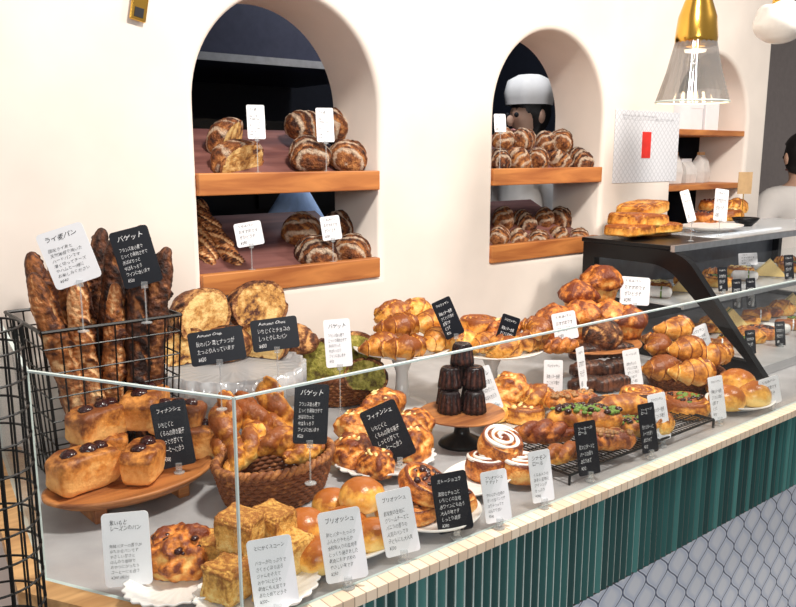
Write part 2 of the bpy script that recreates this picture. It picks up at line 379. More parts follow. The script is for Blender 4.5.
# ------------------------------------------------------------------ room
XE = 3.86
arches = [(.917, 1.512), (2.005, 2.607), (3.09, 3.70)]
ZS = 1.223; SPR = 1.73
def wall_back2():
    bm = BM(); rb = .018; th = .24; ztop = 3.0
    def quad(a, b_, c, d): bm.faces.new([bm.verts.new(p) for p in (a, b_, c, d)])
    for (Y, o) in ((D, rb), (D+th, 0)):
        prev = -1.6
        for (x0, x1) in arches:
            a_, b2 = x0-o, x1+o
            quad((prev, Y, 0), (a_, Y, 0), (a_, Y, ztop), (prev, Y, ztop)); prev = b2
            cx = (x0+x1)/2; Rr = (x1-x0)/2+o; sc = (2.03-SPR)/((x1-x0)/2)
            quad((a_, Y, 0), (b2, Y, 0), (b2, Y, ZS-o), (a_, Y, ZS-o))
            for k in range(40):
                p, q = PI-PI*k/40, PI-PI*(k+1)/40
                quad((cx+Rr*math.cos(p), Y, SPR+Rr*sc*math.sin(p)), (cx+Rr*math.cos(q), Y, SPR+Rr*sc*math.sin(q)), (cx+Rr*math.cos(q), Y, ztop), (cx+Rr*math.cos(p), Y, ztop))
        quad((prev, Y, 0), (XE, Y, 0), (XE, Y, ztop), (prev, Y, ztop))
    quad((XE, D, 0), (XE, D+th, 0), (XE, D+th, ztop), (XE, D, ztop))
    fl = len(bm.faces)
    for (x0, x1) in arches:
        cx = (x0+x1)/2; sc = (2.03-SPR)/((x1-x0)/2); rings = []
        steps = [(rb*(1-math.sin(k/4*PI/2)), D+rb*(1-math.cos(k/4*PI/2))) for k in range(5)] + [(0, D+th)]
        for (o, Y) in steps:
            Rr = (x1-x0)/2+o
            rings.append([Vector((x0-o, Y, ZS-o))] + [Vector((cx+Rr*math.cos(PI-PI*k/40), Y, SPR+Rr*sc*math.sin(PI-PI*k/40))) for k in range(41)] + [Vector((x1+o, Y, ZS-o))])
        skinrings(bm, rings, True, False, False)
    bm.faces.ensure_lookup_table()
    me = bpy.data.meshes.new('wall_back')
    for i, f in enumerate(bm.faces): f.smooth = i >= fl
    bm.to_mesh(me); bm.free(); me.materials.append(M['plaster']); return me
struct(link('wall_back', wall_back2()))
bm = BM(); box(bm, -3, 7, -2.5, 4.4, -.05, 0); struct(obj('floor', bm, 'floor'))
bm = BM(); box(bm, -1.6, 3.86, 4.2, 4.3, 0, 3); struct(obj('wall_kitchen', bm, 'kitchen'))
bm = BM(); box(bm, -1.7, -1.6, 1.95, 4.3, 0, 3); struct(obj('wall_left', bm, 'kitchen'))
bm = BM(); box(bm, 3.86, 3.9, 2.2, 4.2, 0, 3); struct(obj('wall_side', bm, 'kitchen'))
bm = BM(); box(bm, 3.03, 3.06, 2.195, 2.46, 0, 3); struct(obj('wall_partition', bm, 'kitchen'))
bm = BM(); box(bm, -1.7, 7, 1.96, 4.4, 3, 3.1); struct(obj('ceiling', bm, 'kitchen'))
bm = BM(); box(bm, 3.9, 7, 2.75, 2.85, 0, 3); struct(obj('wall_right', bm, 'taupe'))
bm = BM(); box(bm, 3.065, 3.82, 2.42, 2.46, 0, 2.6); struct(obj('wall_niche', bm, 'plaster'))
# ------------------------------------------------------------------ arch shelves
def shelf(x0, x1, zl, zt, label):
    t = thing('bread_shelf', label, 'shelf', ((x0+x1)/2, D, zl))
    w = (x1-x0)/2 - .001
    bm = BM(); rbox(bm, -w, w, -.004, .024, 0, zt-zl, .003); obj('front_lip', bm, 'shelfwood', t)
    bm = BM(); v = [(-w, .024, zt-zl-.03), (w, .024, zt-zl-.03), (w, .36, zt-zl+.125), (-w, .36, zt-zl+.125)]
    vs = [bm.verts.new(p) for p in v] + [bm.verts.new((p[0], p[1], p[2]-.018)) for p in v]
    bm.faces.new(vs[:4]); bm.faces.new(vs[4:][::-1])
    for i in range(4): bm.faces.new((vs[i], vs[(i+1) % 4], vs[4+(i+1) % 4], vs[4+i]))
    obj('slanted_board', bm, 'boardwood', t)
    return t
ZU, ZL = 1.55, 1.284
names = ['left arch', 'middle arch']
for i in (0, 1):
    x0, x1 = arches[i]
    shelf(x0, x1, 1.492, ZU, f'honey wood shelf with slanted board, upper one in the {names[i]}')
    shelf(x0, x1, ZS, ZL, f'honey wood shelf with slanted board, lower one in the {names[i]}')
for z, l in ((1.68, 'upper flat wood shelf in the right-hand arch'), (1.44, 'lower flat wood shelf in the right-hand arch')):
    bm = BM(); rbox(bm, 3.092, 3.698, D+.01, 2.418, z, z+.025, .003); tag(obj('wall_shelf', bm, 'shelfwood'), l, 'shelf')
# ------------------------------------------------------------------ kitchen things
bm = BM(); box(bm, -.6, 2.6, 3.0, 4.15, 1.98, 2.6); t = thing('extractor_hood', 'dark slate extractor hood with a steel lower edge, behind the left arch', 'hood')
obj('hood_body', bm, 'hood', t); bm = BM(); box(bm, -.6, 2.6, 2.985, 3.0, 1.96, 1.99); obj('steel_edge', bm, 'steel', t)
t = thing('kitchen_oven', 'black deck oven in the dark kitchen behind the arches', 'oven')
bm = BM(); box(bm, .2, 2.6, 3.3, 4.1, 0, 1.75); obj('oven_body', bm, 'black', t)
for k in range(3):
    bm = BM(); box(bm, .3+k*.77, .95+k*.77, 3.28, 3.3, 1.35, 1.62); d = obj('oven_door', bm, 'black', t)
    bm = BM(); tube(bm, [(.35+k*.77, 3.255, 1.6), (.9+k*.77, 3.255, 1.6)], .01); obj('handle', bm, 'steel', d)
t = thing('kitchen_bench', 'steel work bench in the dark kitchen behind the arches', 'bench')
bm = BM(); box(bm, .4, 2.2, 2.6, 2.95, .86, .9); obj('bench_top', bm, 'steel', t)
for x in (.45, 2.15):
    for y in (2.65, 2.9): bm = BM(); tube(bm, [(x, y, 0), (x, y, .86)], .02, 8); obj('leg', bm, 'steel', t)
bm = BM(); lathe(bm, [(.02, 0), (.1, 0), (.13, .12), (.12, .27), (.05, .34), (.01, .35)], 24, lambda r, z, a: (r*(1+.08*math.sin(3*a)), z)); o = obj('flour_sack', bm, 'blue', smooth=True, loc=(1.72, 2.76, .901)); o.scale = (1, 1, 1.65); tag(o, 'pale blue cloth bundle on the kitchen bench behind the left arch', 'sack')
# ------------------------------------------------------------------ counter
A = Vector((.485, .95)); B = Vector((.306, 1.277)); XR = 3.75; CL = .395
ctr = thing('display_counter', 'long counter clad in green ridged tiles below a pale top', 'counter', (0, 0, 0))
bm = BM(); prism(bm, [A, (XR, .95), (XR, 1.945), (CL, 1.945), B], .885, T); obj('counter_top', bm, 'surf', ctr)
bm = BM(); prism(bm, [(.465, .918), (XR, .918), (XR, .9495), (.4855, .9495)], .91, T+.003); obj('front_ledge', bm, 'mosaic', ctr)
bm = BM(); prism(bm, [(.465, .918), (.4855, .9495), (.3065, 1.277), (CL, 1.944), (CL-.045, 1.944), (.262, 1.265)], .9, T+.003); obj('side_ledge', bm, 'palewood', ctr)
bm = BM(); prism(bm, [(.5, .985), (XR, .985), (XR, 1.9), (.44, 1.9), (.34, 1.28)], .0, .885); obj('counter_body', bm, 'traywood', ctr)
wdt = .022; nseg = 8; xs = .467; pr = []; isg = []
x = xs
while x < XR:
    for k in range(nseg+1):
        s_ = k/nseg; pr.append((x+wdt*(.05+.76*s_), .929 - .007*max(0, math.sin(PI*s_))**.55)); isg.append(k == nseg)
    x += wdt
bm = BM()
a_ = [bm.verts.new((p[0], p[1], .70)) for p in pr]; b_ = [bm.verts.new((p[0], p[1], .91)) for p in pr]
for i in range(len(pr)-1):
    f = bm.faces.new((a_[i], a_[i+1], b_[i+1], b_[i])); f.material_index = 1 if isg[i] else 0
obj('green_tiles', bm, ['gtile', 'grout'], ctr, True)
bm = BM(); box(bm, .48, XR, .934, .985, .69, .885); obj('tile_backing', bm, 'black', ctr)
bm = BM(); box(bm, .5, XR, .966, .985, 0, .69); obj('wavy_tile_panel', bm, 'ogee', ctr)
GT = 1.275
def pane(p, q, label, z0=T, z1=GT):
    p, q = Vector(p), Vector(q); d = (q-p); l = d.length; ang = math.atan2(d.y, d.x)
    t = thing('glass_guard', label, 'glass pane', (p.x, p.y, z0), ang)
    bm = BM(); box(bm, .002, l-.002, -.003, .003, .003, z1-z0-.003); obj('pane', bm, 'glass', t)
    bm = BM(); box(bm, 0, l, -.003, .003, z1-z0-.003, z1-z0); box(bm, -.0015, .001, -.003, .003, 0, z1-z0); box(bm, 0, l, -.0035, .0035, 0, .003)
    obj('polished_edge', bm, 'edge', t)
pane(A, (XR, .95), 'long clear glass guard along the front of the counter')
pane(B, A-Vector((.002, -.004)), 'clear glass guard angled across the left corner of the counter')
pane(Vector((CL, 1.93)), B+Vector((.001, .006)), 'clear glass guard on the left side by the baguette basket')
# ------------------------------------------------------------------ bread meshes
BR = {}
def reg(kind, name, parts_fn, nvar=2):
    BR[kind] = (name, [parts_fn(i) for i in range(nvar)])
def meshH(me): return max(v.co.z for v in me.vertices)
def blob(kind, a, b_, c, mat, e1=1, e2=1, flat=.6, na=.04, ns=3, nu=36, nv=22, extra=None, nvar=2, name=None, slot=None, fine=.008):
    def mk(i):
        bm = BM()
        def fn(d, t, ph):
            p = Vector((a*sp(math.cos(t), e2)*sp(math.sin(ph), e1), b_*sp(math.sin(t), e2)*sp(math.sin(ph), e1), c*sp(math.cos(ph), e1)))
            p *= 1 + na/.4*nz(p, ns, i*9.1+3) + fine*3*nz(p, ns*4, i*5.3)
            if extra: p = extra(p, t, ph, i)
            p.z = max(p.z, -c*flat)
            return p
        sph(bm, fn, nu, nv)
        return [(name or kind, tomesh(kind, bm, mat, True, True, slot))]
    reg(kind, name or kind, mk, nvar)
blob('bun', .5, .5, .4, 'pale', na=.03, ns=1.5, name='brioche_bun', nvar=3)
def fold(p, t, ph, i):
    q = math.atan2(p.z, p.y)/(2*PI)
    k = (q*4 + p.x*(1.2+.5*i) + i*.37) % 1
    return p*(1+.17*(k**.6-.6)+.02*math.sin(p.x*30+i))
blob('gbun', .5, .36, .31, 'golden', na=.06, ns=2, name='folded_pastry', fine=.01, extra=fold, nu=72, nv=48, nvar=3)
def ovalscore(p, t, ph, i):
    q = abs(((p.x*2.6+p.y*.6+.5) % 1)-.5)
    return p*(1-.12*(1-q/.13)) if q < .13 and p.z > 0 else p
blob('dbun', .5, .42, .38, 'dust', na=.06, ns=2, name='dark_oval_loaf', fine=.014, nu=56, nv=32, extra=ovalscore, nvar=3)
def groove(p, t, ph, i):
    for c0 in (-.24, 0, .24):
        dd = abs(p.x - c0 - .1*p.y - .03*math.sin(p.y*12+i))
        if dd < .045 and p.z > 0: p = p*(1-.16*(1-dd/.045))
    return p
blob('boule', .5, .45, .38, 'boule', na=.05, extra=groove, nu=64, nv=36, name='round_loaf', fine=.016, nvar=3)
blob('boule2', .5, .4, .36, 'boule2', na=.05, extra=groove, nu=64, nv=36, name='round_loaf', fine=.016, nvar=3)
blob('scone', .5, .46, .43, 'scone', e1=.24, e2=.27, flat=.93, na=.06, ns=3, fine=.026, name='scone', nvar=3, nu=72, nv=44)
def lc(p, t, ph, i):
    k = (p.z+.25)/.5; p.x *= .86+.14*k; p.y *= .78+.22*k
    if p.z > .1: p.z += .05*math.cos(p.x*PI) + .03*nz(p, 7, i)
    return p
def figs(spots, r, mat='fig', nm='fig_topping'):
    out = []
    for (x, y, z) in spots:
        bm = BM(); sph(bm, lambda d, t, ph: Vector((d.x*r, d.y*r, d.z*r*.75))*(1+.2*nz(d, 2, x*9)), 16, 10, Vector((x, y, z))); out.append((nm, tomesh(nm, bm, mat)))
    return out
def mk_cake(i):
    bm = BM()
    def fn(d, t, ph):
        p = Vector((.5*sp(math.cos(t), .32)*sp(math.sin(ph), .3), .3*sp(math.sin(t), .32)*sp(math.sin(ph), .3), .25*sp(math.cos(ph), .4)))
        p *= 1+.06*nz(p, 4, i*7)+.03*nz(p, 15, i); return lc(p, t, ph, i)
    sph(bm, fn, 56, 36)
    me = tomesh('cake', bm, 'cake', True, True); h = meshH(me)
    return [('cake_body', me)] + figs([(-.2, .02, h-.04), (.06, -.04, h-.01), (.26, .03, h-.04)][:3-(i % 2)], .12)
reg('cake', 'fruit_topped_cake', mk_cake, 3)
def lumps(bm, n, rr, rad, z, seed, sz=.75, ry=None):
    rnd = random.Random(seed)
    for k in range(n):
        a = rnd.uniform(0, 2*PI); q = rr*math.sqrt(rnd.random()); r0 = rad*rnd.uniform(.6, 1.2)
        x, y = q*math.cos(a), q*math.sin(a)*(ry or 1)
        zz = z(x, y) if callable(z) else z
        sph(bm, lambda d, t, ph: Vector((d.x*r0*1.2, d.y*r0, d.z*r0*sz))*(1+.35*nz(d, 2, k)), 8, 6, Vector((x, y, zz)))
def mk_raisin(i):
    bm = BM()
    def fn(d, t, ph):
        p = Vector((.5*d.x, .5*d.y, .36*d.z)); p *= 1+.34*nz(p, 4.5, i*4+1)+.12*nz(p, 11, i); p.z = max(p.z, -.2); return p
    sph(bm, fn, 64, 36); me = tomesh('bun', bm, 'redgold', True, True)
    bm = BM(); lumps(bm, 26, .4, .055, lambda x, y: .2+.33*math.sqrt(max(0, 1-(x*x+y*y)/.25)), i+5)
    return [('bun_body', me), ('raisin_topping', tomesh('r', bm, 'fig'))]
reg('raisin', 'raisin_bun', mk_raisin, 3)
def mk_cheese(i):
    bm = BM()
    def fn(d, t, ph):
        p = Vector((.5*d.x, .44*d.y, .36*d.z)); p *= 1+.26*nz(p, 3.4, i*4+7)+.1*nz(p, 9, i); p.z = max(p.z, -.2); return p
    sph(bm, fn, 64, 36); me = tomesh('bun', bm, 'redgold', True, True)
    bm = BM(); lumps(bm, 14, .3, .05, lambda x, y: .2+.33*math.sqrt(max(0, 1-(x*x+y*y)/.25)), i+15)
    return [('bread_body', me), ('cheese_topping', tomesh('r', bm, 'cream'))]
reg('cheese', 'cheese_bread', mk_cheese, 3)
def mk_twist(i, mat='golden', turns=2.4, th=.125):
    bm = BM()
    for s_ in (0, 1):
        def path(t, s_=s_):
            a = turns*PI*t + s_*PI + i
            tp = math.sin(PI*min(max(t, .02), .98))**.4
            return Vector((-.44+.88*t, .075*math.sin(a)*tp, .14+.06*math.cos(a)*tp))
        sweep(bm, path, lambda t, a: th*(max(.05, math.sin(PI*t))**.45)*(1+.14*noise.noise(Vector((t*10, math.cos(a)*1.5, s_*7+i*3+math.sin(a))))+.04*math.sin(t*50+a*2)), 80, 20)
    return [('twisted_bread', tomesh('twist', bm, mat, True, True))]
reg('twist', 'twisted_bread', mk_twist, 3)
reg('twistr', 'twisted_bread', lambda i: mk_twist(i, 'redgold', 4, .12), 2)
def mk_crois(i):
    bm = BM()
    def path(t):
        a = (t-.5)*R_(140+25*i)
        return Vector((.42*math.sin(a)/math.sin(R_(78)), .34*(1-math.cos(a)), .17-.05*abs(2*t-1)**2))
    def rad(t, a):
        e = abs(2*t-1); r0 = .225*(1-e**2.0)**.8+.025
        k = (e*3.2+.04*math.sin(a*2)) % 1.0
        return r0*(1.18-.38*k**.6)*(1+.05*noise.noise(Vector((t*10, math.cos(a)*2, math.sin(a)*2+i))))
    sweep(bm, path, rad, 130, 22, 1, .9)
    for v in bm.verts: v.co.y -= .1
    return [('croissant', tomesh('croissant', bm, 'crois', True, True))]
reg('crois', 'croissant', mk_crois, 3)
def mk_bag(i, mat='dark', th=.056, n=5):
    bm = BM()
    def path(t): return Vector((.5*(2*t-1), .022*math.sin(t*4+i*2), .07+.012*math.sin(t*6+i)))
    def rad(t, a):
        r0 = th*(max(0, 1-abs(2*t-1)**4))**.5+.004
        ph = (t*n+.6*math.cos(a)+i*.3) % 1
        if math.sin(a) > -.2: r0 *= 1-.3*math.exp(-((ph-.45)/.1)**2)+.28*math.exp(-((ph-.66)/.065)**2)
        return r0*(1+.16*noise.noise(Vector((t*12, math.cos(a)*1.5, math.sin(a)*1.5+i*3)))+.08*noise.noise(Vector((t*50, math.cos(a)*5, math.sin(a)*5+i))))
    sweep(bm, path, rad, 200, 26)
    return [('baguette', tomesh('baguette', bm, mat, True, True))]
reg('bag', 'baguette', mk_bag, 3)
reg('bagr', 'baguette', lambda i: mk_bag(i, 'darkred', .058), 3)
reg('rustic', 'long_rustic_loaf', lambda i: mk_bag(i, 'darkred', .1, 4), 2)
def spiraldisc(bm, turns, hgt, i, amp=.05, R0=.5):
    nu, rings = 80, []
    for k in range(34):
        s_ = k/33
        if s_ < .12: r0 = R0*.9*s_/.12+.001; z = 0
        elif s_ < .35:
            q = (s_-.12)/.23; r0 = R0*(.9+.1*math.sin(q*PI)); z = hgt*q
        else: r0 = R0*.93*(1-(s_-.35)/.65)+.001; z = hgt
        ring = []
        for j in range(nu):
            a = 2*PI*j/nu
            zz = z; rr_ = r0*(1+.03*math.sin(a+i)+.04*noise.noise(Vector((math.cos(a)*2, math.sin(a)*2, i*3.3))))
            if s_ >= .35:
                ph = (r0/R0*turns - a/(2*PI)) % 1
                zz = z + amp*(math.sin(PI*ph)**.5) - amp*.5 + .1*(1-r0/R0)*hgt
            ring.append(Vector((rr_*math.cos(a), rr_*math.sin(a), zz)))
        rings.append(ring)
    skinrings(bm, rings)
def mk_cinn(i):
    bm = BM(); spiraldisc(bm, 3, .42, i, .14); me = tomesh('roll', bm, 'redgold', True, True)
    bm = BM()
    tube(bm, [((.44-.36*t)*math.cos(t*16+i), (.44-.36*t)*math.sin(t*16+i), .46+.05*t+.01*math.sin(t*30)) for t in [k/70 for k in range(71)]], lambda t: .05*(.7+.4*math.sin(t*23)**2), 8)
    return [('roll_body', me), ('icing_swirl', tomesh('icing', bm, 'icing'))]
reg('cinn', 'cinnamon_roll', mk_cinn)
def mk_danish(i, top='green', n=26, body='golden', extra=None):
    bm = BM(); spiraldisc(bm, 3.2, .28, i, .11)
    me = tomesh('danish', bm, body, True, True)
    bm = BM(); lumps(bm, n, .34, .06, .33, i+20)
    out = [('pastry_body', me), ('topping', tomesh('top', bm, top))]
    if extra: bm = BM(); lumps(bm, 14, .36, .05, .35, i+60); out.append(('fruit_topping', tomesh('f', bm, extra)))
    return out
reg('danishg', 'danish_pastry', lambda i: mk_danish(i, 'green', 20, 'golden', 'fig'))
reg('danishn', 'danish_pastry', lambda i: mk_danish(i, 'fig', 24, 'redgold'))
reg('danishc', 'danish_pastry', lambda i: mk_danish(i, 'cream', 22))
def mk_swirl(i):
    bm = BM(); spiraldisc(bm, 3.5, .36, i, .13); return [('spiral_pastry', tomesh('swirl', bm, 'golden', True, True))]
reg('swirl', 'spiral_pastry', mk_swirl)
def mk_long(i, top, body='golden', n=44, extra=None):
    bm = BM()
    sweep(bm, lambda t: Vector((-.47+.94*t, .03*math.sin(t*4+i), .14)), lambda t, a: (.18*(max(0, 1-abs(2*t-1)**3))**.5+.01)*(1+.2*noise.noise(Vector((t*8, math.cos(a), math.sin(a)+i*4)))), 60, 20, 1.1, .85)
    me = tomesh('long', bm, body, True, True); h = meshH(me)
    bm = BM(); lumps(bm, n, .42, .038, lambda x, y: h-.03-.9*y*y-.2*x*x, i+40, .8, .4)
    out = [('bread_body', me), ('topping', tomesh('t', bm, top))]
    if extra: bm = BM(); lumps(bm, 34, .42, .036, lambda x, y: h-.015-.9*y*y-.2*x*x, i+80, .8, .4); out.append(('dark_topping', tomesh('t', bm, extra)))
    return out
reg('longg', 'topped_long_bread', lambda i: mk_long(i, 'green', 'golden', 60, 'fig'))
reg('longn', 'topped_long_bread', lambda i: mk_long(i, 'nut', 'redgold'))
def mk_sausage(i):
    p = mk_long(i, 'cream')[:1]
    bm = BM(); sweep(bm, lambda t: Vector((-.5+t, .03*math.sin(t*4+i), .25)), lambda t, a: .075*(max(0, 1-abs(2*t-1)**6))**.5+.004, 30, 12)
    return p + [('sausage', tomesh('s', bm, 'darkred'))]
reg('sausage', 'sausage_roll', mk_sausage)
def mk_can(i):
    bm = BM()
    def fl(r, z, a): return r*(1+(.07*math.cos(12*a) if z < .86 and r > .3 else 0)), z
    lathe(bm, [(.02, 0), (.44, 0), (.5, .05), (.49, .2), (.46, .4), (.43, .6), (.41, .78), (.38, .88), (.33, .93), (.2, .93), (.1, .86), (.01, .84)], 72, fl)
    return [('canele', tomesh('canele', bm, 'canele', True, True))]
reg('canele', 'canele', mk_can, 1)
def mk_pop(i):
    bm = BM()
    def fn(r, z, a):
        p = Vector((r*math.cos(a), r*math.sin(a), z)); k = 1+(.32*nz(p, 3.2, i*5+2)+.1*nz(p, 9, i) if z > .35 else .03*math.cos(14*a)); return r*k, z+(.1*nz(p, 4, i) if z > .4 else 0)
    lathe(bm, [(.02, 0), (.3, 0), (.34, .2), (.38, .38), (.48, .42), (.53, .5), (.52, .6), (.48, .7), (.42, .8), (.3, .9), (.16, .96), (.02, .98)], 56, fn)
    return [('muffin', tomesh('pop', bm, 'redgold', True, True))]
reg('pop', 'tall_muffin', mk_pop, 3)
def mk_half(i, cr='crumb', out='dust', depth=.35, name='half_loaf', na=.07):
    bm = BM()
    def fn(d, t, ph):
        p = Vector((.5*d.x, .5*d.y, .42*sp(d.z, .9))); p *= 1+na*nz(p, 3, i*3)+.4*na*nz(p, 12, i)
        if p.z > 0:
            dd = abs(((p.x*2.2+p.y*.5+.5) % 1)-.5)
            if dd < .12: p *= 1-.1*(1-dd/.12)
        p.z = max(p.z, -.3); p.y = max(p.y, -.02); p.y = min(p.y, depth); return p
    sph(bm, fn, 64, 36)
    me = tomesh('half', bm, [out, cr], True, True, lambda f: 1 if all(abs(v.co.y+.02) < .002 and (abs(v.co.x)/.455)**2+((v.co.z-.3)/.38)**2 < 1 for v in f.verts) else 0)
    for p in me.polygons:
        if p.material_index == 1: p.use_smooth = False
    return [(name, me)]
reg('half', 'cut_loaf', lambda i: mk_half(i, depth=.5), 3)
reg('halfd', 'cut_loaf', lambda i: mk_half(i, 'crumb', 'boule', .4), 2)
reg('greens', 'green_tea_loaf', lambda i: mk_half(i, 'greencrumb', 'dust', .45, na=.03), 2)
def waf(p, t, ph, i):
    if p.z > .05 and (math.sin(p.x*38) > .75 or math.sin(p.y*38) > .75): p = Vector((p.x, p.y, p.z*.82))
    return p
blob('slab', .5, .34, .11, 'golden', e1=.35, e2=.5, flat=1, na=.05, name='toasted_sandwich', nu=96, nv=48, fine=.008, extra=waf)
blob('chocroll', .5, .2, .17, 'choco', e1=.7, e2=.7, flat=.9, na=.02, extra=lambda p, t, ph, i: Vector((p.x, p.y*(1+.1*math.cos(p.x*44)), p.z*(1+.1*math.cos(p.x*44)))), name='chocolate_roll', nu=64, nv=20)
def mk_sand(i):
    out = []
    for (y0, y1, mt, nm, e) in ((-.2, -.06, 'cream', 'bread_slice', 0), (-.06, .06, 'green' if i % 2 else 'redgold', 'filling', -.02), (.06, .2, 'cream', 'bread_slice', 0)):
        bm = BM(); pts = [(-.5-e, 0), (.5+e, 0), (.5+e, .1), (0, .62+e), (-.5-e, .1)]
        a = [bm.verts.new((p[0], y0, p[1])) for p in pts]; b2 = [bm.verts.new((p[0], y1, p[1])) for p in pts]
        bm.faces.new(a); bm.faces.new(b2[::-1])
        for k in range(5): bm.faces.new((a[k], b2[k], b2[(k+1) % 5], a[(k+1) % 5]))
        out.append((nm, tomesh(nm, bm, mt, False)))
    return out
reg('sand', 'wrapped_sandwich', mk_sand, 2)
def mk_wrap(i):
    bm = BM(); sweep(bm, lambda t: Vector((-.45+.9*t, 0, .17)), lambda t, a: .17*(max(0, 1-abs(2*t-1)**8))**.5*(1+.06*noise.noise(Vector((t*12, math.cos(a)*2, math.sin(a)*2+i))))+.004, 40, 16)
    me = tomesh('wrap', bm, ['pbag', 'golden'][i % 2], True, True)
    bm = BM(); tube(bm, [(.12, .178*math.cos(a), .17+.178*math.sin(a)) for a in [2*PI*k/20 for k in range(20)]], .025, 6, True)
    return [('roll_body', me), ('paper_band', tomesh('band', bm, 'paper' if i % 2 else 'green'))]
reg('wrap', 'wrapped_roll', mk_wrap, 2)
HT = {k: max(meshH(me) for _, me in v[1][0]) for k, v in BR.items()}
cnt = {}
def place(kind, loc, s, rz, label, cat, group=None, rx=0, ry=0, sc=(1, 1, 1)):
    name, vs = BR[kind]; i = cnt.get(kind, 0); cnt[kind] = i+1; parts = vs[i % len(vs)]
    Mr = Matrix.Rotation(rz, 4, 'Z') @ Matrix.Rotation(rx, 4, 'X') @ Matrix.Rotation(ry, 4, 'Y')
    if len(parts) == 1: o = link(name, parts[0][1])
    else:
        o = bpy.data.objects.new(name, None); C.objects.link(o); o.empty_display_size = .1
        for pn, me in parts: link(pn, me, o)
    o.matrix_world = Matrix.Translation(loc) @ Mr @ Matrix.Diagonal((s*sc[0], s*sc[1], s*sc[2], 1))
    return tag(o, label, cat, group)
def put(kind, u, v, wp, z, rz, label, cat='bread', group=None, rx=0, ry=0, sc=(1, 1, 1)):
    h = .04
    for _ in range(4):
        c, t = at(u, v, z+h/2); s = wp*t/FPX; h = HT[kind]*s*sc[2]
    return place(kind, Vector((c.x, c.y, z)), s, R_(rz), label, cat, group, R_(rx), R_(ry), sc)
# ------------------------------------------------------------------ dishes
def plate(u, v, z, wp, label, asp=1, rz=0, mat='white', scal=0, foot=None, name='plate', rimh=.012, footmat=None):
    c, t = at(u, v, z); a = wp*t/FPX/2
    base = T if foot else z-.012
    rt = thing(name, label, 'cake stand' if foot else 'plate', (c.x, c.y, base), R_(rz))
    fn = (lambda r, zz, an: (r*(1+(.03*math.cos(scal*an) if r > a*.7 else 0)), zz)) if scal else None
    zo = z-base
    prof_ = [(.001, zo-.008), (a*.6, zo-.008), (a*.98, zo+rimh-.004), (a, zo+rimh), (a*.97, zo+rimh), (a*.66, zo-.001), (.001, zo-.001)]
    if mat == 'cutglass': prof_ = [(.001, zo-.008), (a*.94, zo-.008), (a*1.0, zo-.045), (a*1.02, zo-.045), (a*1.02, zo+rimh), (a*.97, zo+rimh), (a*.92, zo-.001), (.001, zo-.001)]
    bm = BM(); lathe(bm, prof_, 168 if scal else 56, fn, 1, asp)
    obj('dish', bm, mat, rt, True)
    if foot:
        bm = BM(); lathe(bm, [(.001, 0), (a*.55, 0), (a*.5, .008), (.02, .025), (.016, zo*.6), (.035, zo-.008), (.001, zo-.008)], 40)
        obj('foot', bm, footmat or mat, rt, True)
    else:
        bm = BM(); lathe(bm, [(.001, 0), (a*.5, 0), (a*.5, .006), (.001, .006)], 32, None, 1, asp); obj('foot_ring', bm, mat, rt)
    return c
def basket(u, v, wp, h, label, asp=.7, rz=0, z=T):
    c, t = at(u, v, z); a = wp*t/FPX/2; b2 = a*asp
    rt = thing('wicker_basket', label, 'basket', (c.x, c.y, z), R_(rz))
    bm = BM(); rows = max(4, int(h/.0085)); K = 36
    for j in range(rows):
        f = .8+.2*(j/(rows-1))**.7; zz = .006+j*(h-.01)/(rows-1)
        tube(bm, [(a*f*math.cos(th)*(1+.022*math.sin(K*th+j*PI)), b2*f*math.sin(th)*(1+.022*math.sin(K*th+j*PI)), zz) for th in [2*PI*k/180 for k in range(180)]], h/rows*.58, 5, True)
    lathe(bm, [(.001, .001), (a*.8, .001), (a*.8, .006), (.001, .006)], 40, None, 1, asp)
    obj('woven_wall', bm, 'wicker', rt, True)
    bm = BM()
    for s_ in (0, PI):
        tube(bm, [((a+.004*math.cos(th*24+s_))*math.cos(th), (b2+.004*math.cos(th*24+s_))*math.sin(th), h+.005*math.sin(th*24+s_)) for th in [2*PI*k/216 for k in range(216)]], .006, 6, True)
    obj('braided_rim', bm, 'wicker', rt, True)
    return c
# tray with fruit cakes
c, t = at(132, 478, .975); a = 172*t/FPX/2
rt = thing('wooden_tray', 'oval wooden tray of fruit topped cakes at the left end', 'tray', (c.x, c.y, T), R_(4))
bm = BM(); lathe(bm, [(.001, .035), (a*.85, .035), (a, .05), (a*1.0, .055), (a*.96, .056), (a*.84, .044), (.001, .044)], 64, None, 1, .62); obj('tray_board', bm, 'traywood', rt, True)
for sx_ in (-.5, .5):
    bm = BM(); rbox(bm, a*sx_-.012, a*sx_+.012, -.05, .05, 0, .035, .003); obj('foot', bm, 'traywood', rt)
zt_ = T+.044
for (u, v, w, z, rz, l) in [
    (84, 466, 72, zt_, 12, 'nearest left, plain browned side showing'), (145, 458, 64, zt_, 50, 'in the middle of the tray beside a small dark fruit'),
    (190, 438, 62, zt_, -25, 'at the right end behind the black card'), (98, 420, 64, zt_+.055, 20, 'stacked upper left with two dark fruits'),
    (146, 404, 66, zt_+.06, 50, 'topmost of the pile beside the black card'), (100, 446, 56, zt_+.005, -20, 'half hidden behind the front one'), (176, 415, 58, zt_+.05, -40, 'stacked at the back right')]:
    put('cake', u, v, w, z, rz, 'golden fruit cake '+l, 'cake', 'fruit cakes on the wooden tray')
plate(185, 583, T+.014, 120, 'white plate under the raisin bun at the front left', scal=24, asp=.8)
put('raisin', 180, 548, 72, T+.014, 20, 'glazed knobbly bun with dark raisins, alone between white card and scones', 'bun')
plate(258, 592, T+.014, 130, 'white plate heaped with square scones', scal=24, asp=.8)
